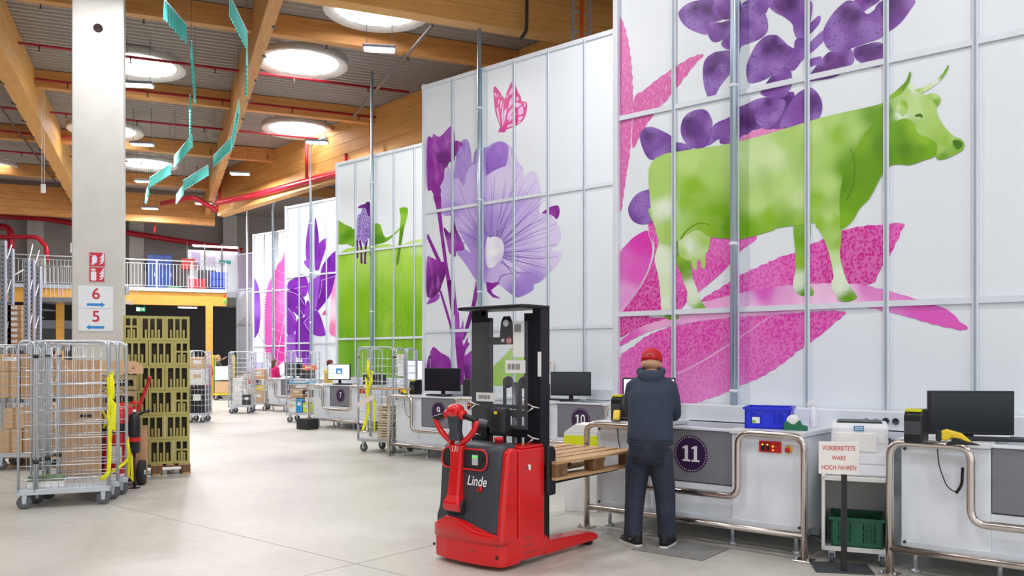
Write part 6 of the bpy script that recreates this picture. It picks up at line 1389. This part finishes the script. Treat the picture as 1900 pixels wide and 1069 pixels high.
# ---- distant people
def person(label, loc, rz, top_m, leg_m, hair_m, h=1.72, pose='stand', arms=None, hair='short', sleeves=True):
    t = thing('person', label, 'person', loc, rz); k = h/1.72
    b = MB(); hz = 1.56 if pose == 'stand' else 1.16
    dz = hz-1.56
    if arms is None: arms = [((-.2,.02,1.36),(-.25,.03,1.12),(-.22,.12,.92)), ((.2,.02,1.36),(.25,.03,1.12),(.22,.12,.92))]
    head(b, (0,.03,hz)); b.tube([(0,0,1.36+dz),(0,.02,1.47+dz)], [.06,.055], 8)
    b.loft([ell(0,0,.86+dz,.14,.1), ell(0,0,1.1+dz,.13,.1), ell(0,0,1.34+dz,.16,.1), ell(0,0,1.39+dz,.07,.06)])
    if pose == 'stand': legs = [[(sx*.08,0,.88),(sx*.09,.02,.48),(sx*.1,0,.1),(sx*.1,.06,.05)] for sx in (-1,1)]
    else: legs = [[(sx*.09,0,.5),(sx*.1,.4,.5),(sx*.1,.42,.12),(sx*.1,.48,.05)] for sx in (-1,1)]
    for l in legs: b.tube(l, [.08,.055,.04,.035], 8)
    for i, a in enumerate(arms):
        a = [(p[0],p[1],p[2]+dz) for p in a]
        b.tube(a, [.05,.042,.028], 8); d = Vector(a[2])-Vector(a[1]); hand(b, a[2], d, (0,0,1) if abs(d.normalized().z) < .8 else (0,1,0), -1 if i == 0 else 1)
    remesh(b.build('body', SKIN, t), .013, 2)
    j = MB(); j.loft([ell(0,0,.78+dz,.175,.13), ell(0,0,.9+dz,.17,.13), ell(0,0,1.1+dz,.165,.13), ell(0,0,1.3+dz,.185,.125), ell(0,0,1.38+dz,.12,.09), ell(0,.01,1.44+dz,.075,.07)])
    for a in arms:
        a = [(p[0],p[1],p[2]+dz) for p in a]; m1 = tuple(a[1][i]+(a[2][i]-a[1][i])*.8 for i in range(3)); j.tube([(a[0][0]*.6,a[0][1],a[0][2]), a[0], a[1], m1], [.065,.066,.055,.045], 10)
    remesh(j.build('jacket', top_m, t), .018, 3)
    q = MB(); 
    if pose == 'stand': q.loft([ell(0,0,.78,.16,.12), ell(0,0,.92,.165,.12)])
    for l in legs: q.tube([l[0],l[1],l[2]], [.098,.078,.068], 10)
    remesh(q.build('trousers', leg_m, t), .018, 2)
    for sx in (-1,1): shoe('shoe', t, sx*.1, .02 if pose == 'stand' else .45, 0, SHB, DRUB)
    hm = MB()
    if hair == 'short': hm.loft([ell(0,y_,z,rx,ry) for z, rx, ry, y_ in ((hz-.05,.07,.07,-.0),(hz+.0,.082,.085,.01),(hz+.06,.083,.1,.02),(hz+.1,.062,.08,.022),(hz+.125,.02,.03,.022))])
    else: hm.loft([ell(0,y_,z,rx,ry) for z, rx, ry, y_ in ((hz-.24,.05,.03,-.07),(hz-.16,.085,.05,-.06),(hz-.05,.09,.075,-.025),(hz+.03,.09,.1,.0),(hz+.08,.075,.09,.015),(hz+.13,.02,.03,.02))])
    hm.build('hair', hair_m, t)
    t.scale = (k,k,k); return t
JEANS = mat('jeans_blue',(36,112,190),.8,var=.1); DKT = mat('trousers_dark',(34,36,44),.85); REDJ = mat('jacket_red',(206,26,44),.8,var=.06); GRNJ = mat('jacket_olive',(70,78,68),.85,var=.08); PINKT = mat('top_pink',(196,14,104),.8); YT = mat('top_mustard',(206,180,90),.8)
p = atz(403,740,0); person('person in olive jacket and blue jeans reaching up at the far station', p, math.radians(-60), GRNJ, JEANS, HAIRL, 1.72, arms=[((-.2,.02,1.36),(-.24,.1,1.4),(-.18,.3,1.55)),((.2,.02,1.36),(.25,.15,1.2),(.15,.38,1.25))])
p = atz(383,765,0); person('person in red jacket behind the far left roll cage', p, math.radians(70), REDJ, DKT, mat('hat_grey',(90,86,92),.8), 1.66)
p = at(508,665,27.4); person('woman in pink top with brown hair at a far station', (p.x,p.y,0), A40, PINKT, DKT, HAIRB, 1.56, hair='long')
p = at(611,665,21.8); person('person with red brown hair in mustard top behind the lit monitor', (p.x,p.y,0), A40, YT, DKT, HAIRR, 1.55, arms=[((-.2,.02,1.36),(-.25,.1,1.12),(-.15,.35,1.0)),((.2,.02,1.36),(.25,.1,1.12),(.15,.35,1.0))])

# ================================================================== ROLL CAGES AND GOODS FURTHER BACK
def cage_at(x, y, rz, label, w=.78, d=.62, nv=6, **k):
    p = atz(x, y, 0); return roll_cage(label, (p.x,p.y,0), math.radians(rz), w=w, d=d, nv=nv, **k), p, math.radians(rz)
mid = 'roll cages along the stations'
c1, p1, r1 = cage_at(664,838,-32, 'empty roll cage with yellow straps between stations seven and nine', w=.75, d=.6, group=mid, wr=.003)
p2 = p1+Matrix.Rotation(r1,3,'Z') @ Vector((.2,.72,0)); roll_cage('roll cage behind the one with yellow straps', p2, r1, w=.75, d=.6, nv=5, group=mid, face=False)
def inc(p, r, x, y, z): return p+Matrix.Rotation(r,3,'Z') @ Vector((x,y,z))
EGG = mat('egg_tray_fibre',(206,188,156),.9,var=.1,vscale=30)
for i, (x, y) in enumerate(((.5,.2),(.5,.44))):
    t = thing('egg_trays', ['front','rear'][i]+' stack of grey brown egg trays in the mid roll cage', 'egg trays', inc(p1,r1,x,y,.235), r1+.2, 'egg trays')
    for k in range(13):
        mb = MB(); rr = []
        for q in range(24):
            a = 2*PI*q/24; s_ = 1+.0*q; m_ = max(abs(math.cos(a)),abs(math.sin(a))); rr.append((math.cos(a)/m_*(.14+.008*(q % 2)), math.sin(a)/m_*(.11+.008*(q % 2))))
        mb.prism(rr, 'z', k*.043, k*.043+.03); mb.build('tray', EGG, t)
strap('yellow strap knotted high in the mid roll cage', [sp_(684,668,13.1),sp_(682,690,13.08),sp_(690,705,13.06),sp_(681,725,13.08),sp_(684,760,13.08),sp_(676,790,13.08),sp_(672,800,13.08)], .05, [[sp_(682,685,13.05),sp_(692,692,13.05),sp_(688,700,13.05)],[sp_(679,700,13.05),sp_(686,712,13.05),sp_(683,745,13.05)]])
strap('short yellow strap hanging in the middle of the mid roll cage', [sp_(695,738,13.2),sp_(695,770,13.2),sp_(694,800,13.2)], .035)
tgc = MB().box((0,0,0), (.3,.004,.07)).build('tag_card', mat('tag_pale',(230,214,202),.6), loc=sp_(678,744,13.0), rz=.2); tgc.rotation_euler = (0,-.5,.1); tag(tgc, 'pale tag card tied to the mid roll cage', 'tag')
pole = tag(MB().tube([at(673,721,13.2), at(762,722,12.9)], .014, 8).build('wooden_bar', PALLETW), 'thin wooden bar laid across the mid roll cage', 'bar')
# far cages
c2, p2_, r2 = cage_at(424,768,6, 'far roll cage loaded with a white sack and dark bag', w=.62, d=.65, nv=4, group=mid, wr=.004)
c3, p3_, r3 = cage_at(457,762,6, 'far roll cage beside the woman in pink', w=.6, d=.65, nv=4, group=mid, wr=.004)
c4, p4_, r4 = cage_at(531,784,-6, 'narrow far roll cage with bright packs by the petal wall', w=.62, d=.62, nv=4, group=mid, wr=.004)
c5, p5_, r5 = cage_at(347,785,8, 'roll cage right behind the olive crates', w=.42, d=.7, nv=4, group=mid, wr=.004)
c6, p6_, r6 = cage_at(560,800,-40, 'roll cage half hidden behind the lit monitor', w=.6, d=.5, nv=3, group=mid, wr=.004) if False else (None,None,None)
goods = [('carton','brown carton low in the far roll cage beside the woman in pink',p3_,r3,(.3,.3,.235),(.45,.4,.34),CARD2,'carton'),('carton','brown carton on top in the far roll cage beside the woman in pink',p3_,r3,(.3,.3,.95),(.4,.4,.28),CARD2,'carton'),
 ('yellow_pack','yellow pack in the far roll cage beside the woman in pink',p3_,r3,(.4,.2,.6),(.25,.2,.14),mat('pack_yellow',(236,206,30),.5),'pack'),('white_sack','tall white sack in the loaded far roll cage',p2_,r2,(.2,.3,.235),(.26,.3,.75),mat('sack_white',(220,220,216),.7),'sack'),('dark_bag','dark bag in the loaded far roll cage',p2_,r2,(.46,.3,.235),(.2,.3,.3),DGREY,'bag'),
 ('red_pack','red pack in the far roll cage beside the woman in pink',p3_,r3,(.12,.2,.8),(.16,.2,.12),mat('pack_red',(216,40,50),.5),'pack'),('blue_carton','bright blue carton in the narrow far cage',p4_,r4,(.29,.2,.235),(.16,.2,.36),mat('pack_blue',(20,150,220),.5),'carton'),('lime_pack','lime yellow pack in the narrow far cage',p4_,r4,(.48,.2,.235),(.2,.2,.24),mat('pack_lime',(214,236,30),.5),'pack'),
 ('white_carton','white carton low in the narrow far cage',p4_,r4,(.11,.2,.235),(.18,.2,.28),PAPER,'carton'),('brown_carton','brown carton in the middle of the narrow far cage',p4_,r4,(.2,.3,.62),(.3,.3,.2),CARD2,'carton'),('jar_row','dark jars in the middle of the narrow far cage',p4_,r4,(.48,.3,.62),(.22,.3,.16),mat('jars',(70,50,40),.3),'jars'),('blue_tray','blue tray on top in the narrow far cage',p4_,r4,(.3,.3,.93),(.55,.4,.06),mat('tray_blue',(120,190,226),.5),'tray'),
 ('orange_pack','orange fruit pack above the narrow far cage tray',p4_,r4,(.48,.3,1.26),(.3,.2,.12),mat('pack_orange',(240,110,30),.5),'pack'),('carton','brown carton high in the cage behind the olive crates',p5_,r5,(.21,.3,1.3),(.36,.4,.28),CARD2,'carton'),('white_carton','white carton in the cage behind the olive crates',p5_,r5,(.21,.3,.9),(.36,.4,.38),PAPER,'carton'),('dark_bag','dark sack at the foot of the cage behind the olive crates',p5_,r5,(.21,.3,.235),(.36,.45,.62),DKT,'sack')]
for nm, lab, P, r_, off, sz, m_, cat in goods:
    t = thing(nm, lab, cat, inc(P,r_,*off), r_, 'goods in the far roll cages'); MB().box((0,0,sz[2]/2), sz).build('pack', m_, t, bevel=.012); MB().box((0,-sz[1]/2-.002,sz[2]*.6), (sz[0]*.5,.004,sz[2]*.25)).build('label', PAPER if m_ != PAPER else CARD2, t)
boxthing('shelf_board', 'wooden shelf in the narrow far cage', 'shelf', inc(p4_,r4,.31,.31,.6), r4, (.58,.56,.02), PALLETW)
boxthing('shelf_board', 'upper wooden shelf in the narrow far cage', 'shelf', inc(p4_,r4,.31,.31,.9), r4, (.58,.56,.02), PALLETW)
boxthing('shelf_board', 'upper wooden shelf in the far cage beside the woman in pink', 'shelf', inc(p3_,r3,.3,.32,.93), r3, (.55,.6,.02), PALLETW)
bb = thing('step_box', 'black step box on the floor before station seven', 'step', atz(560,797,0), A40); MB().box((0,.15,.11), (.4,.3,.22)).build('body', DCH, bb, bevel=.01); MB().box((0,.15,.225), (.38,.28,.01)).build('tread', DRUB, bb)
YC = mat('cage_yellow',(236,214,40),.5)
yf = thing('yellow_trolley', 'yellow framed trolley with cartons beside the far timber post', 'trolley', atz(374,745,0)+Vector((.2,.6,0)), .2)
for x in (0,.7):
    hoop((x,0),(x,.5),.2,1.65,.02).build('frame', YC, yf)
MB().box2((0,0,.2), (.7,.5,.26)).build('base', YC, yf); MB().box2((.05,.05,.27), (.6,.45,.7)).build('carton', CARD2, yf); MB().box2((.05,.05,.75), (.55,.45,1.25)).build('carton', PAPER, yf)
for x in (.08,.62): caster(yf, x, .1); caster(yf, x, .4)
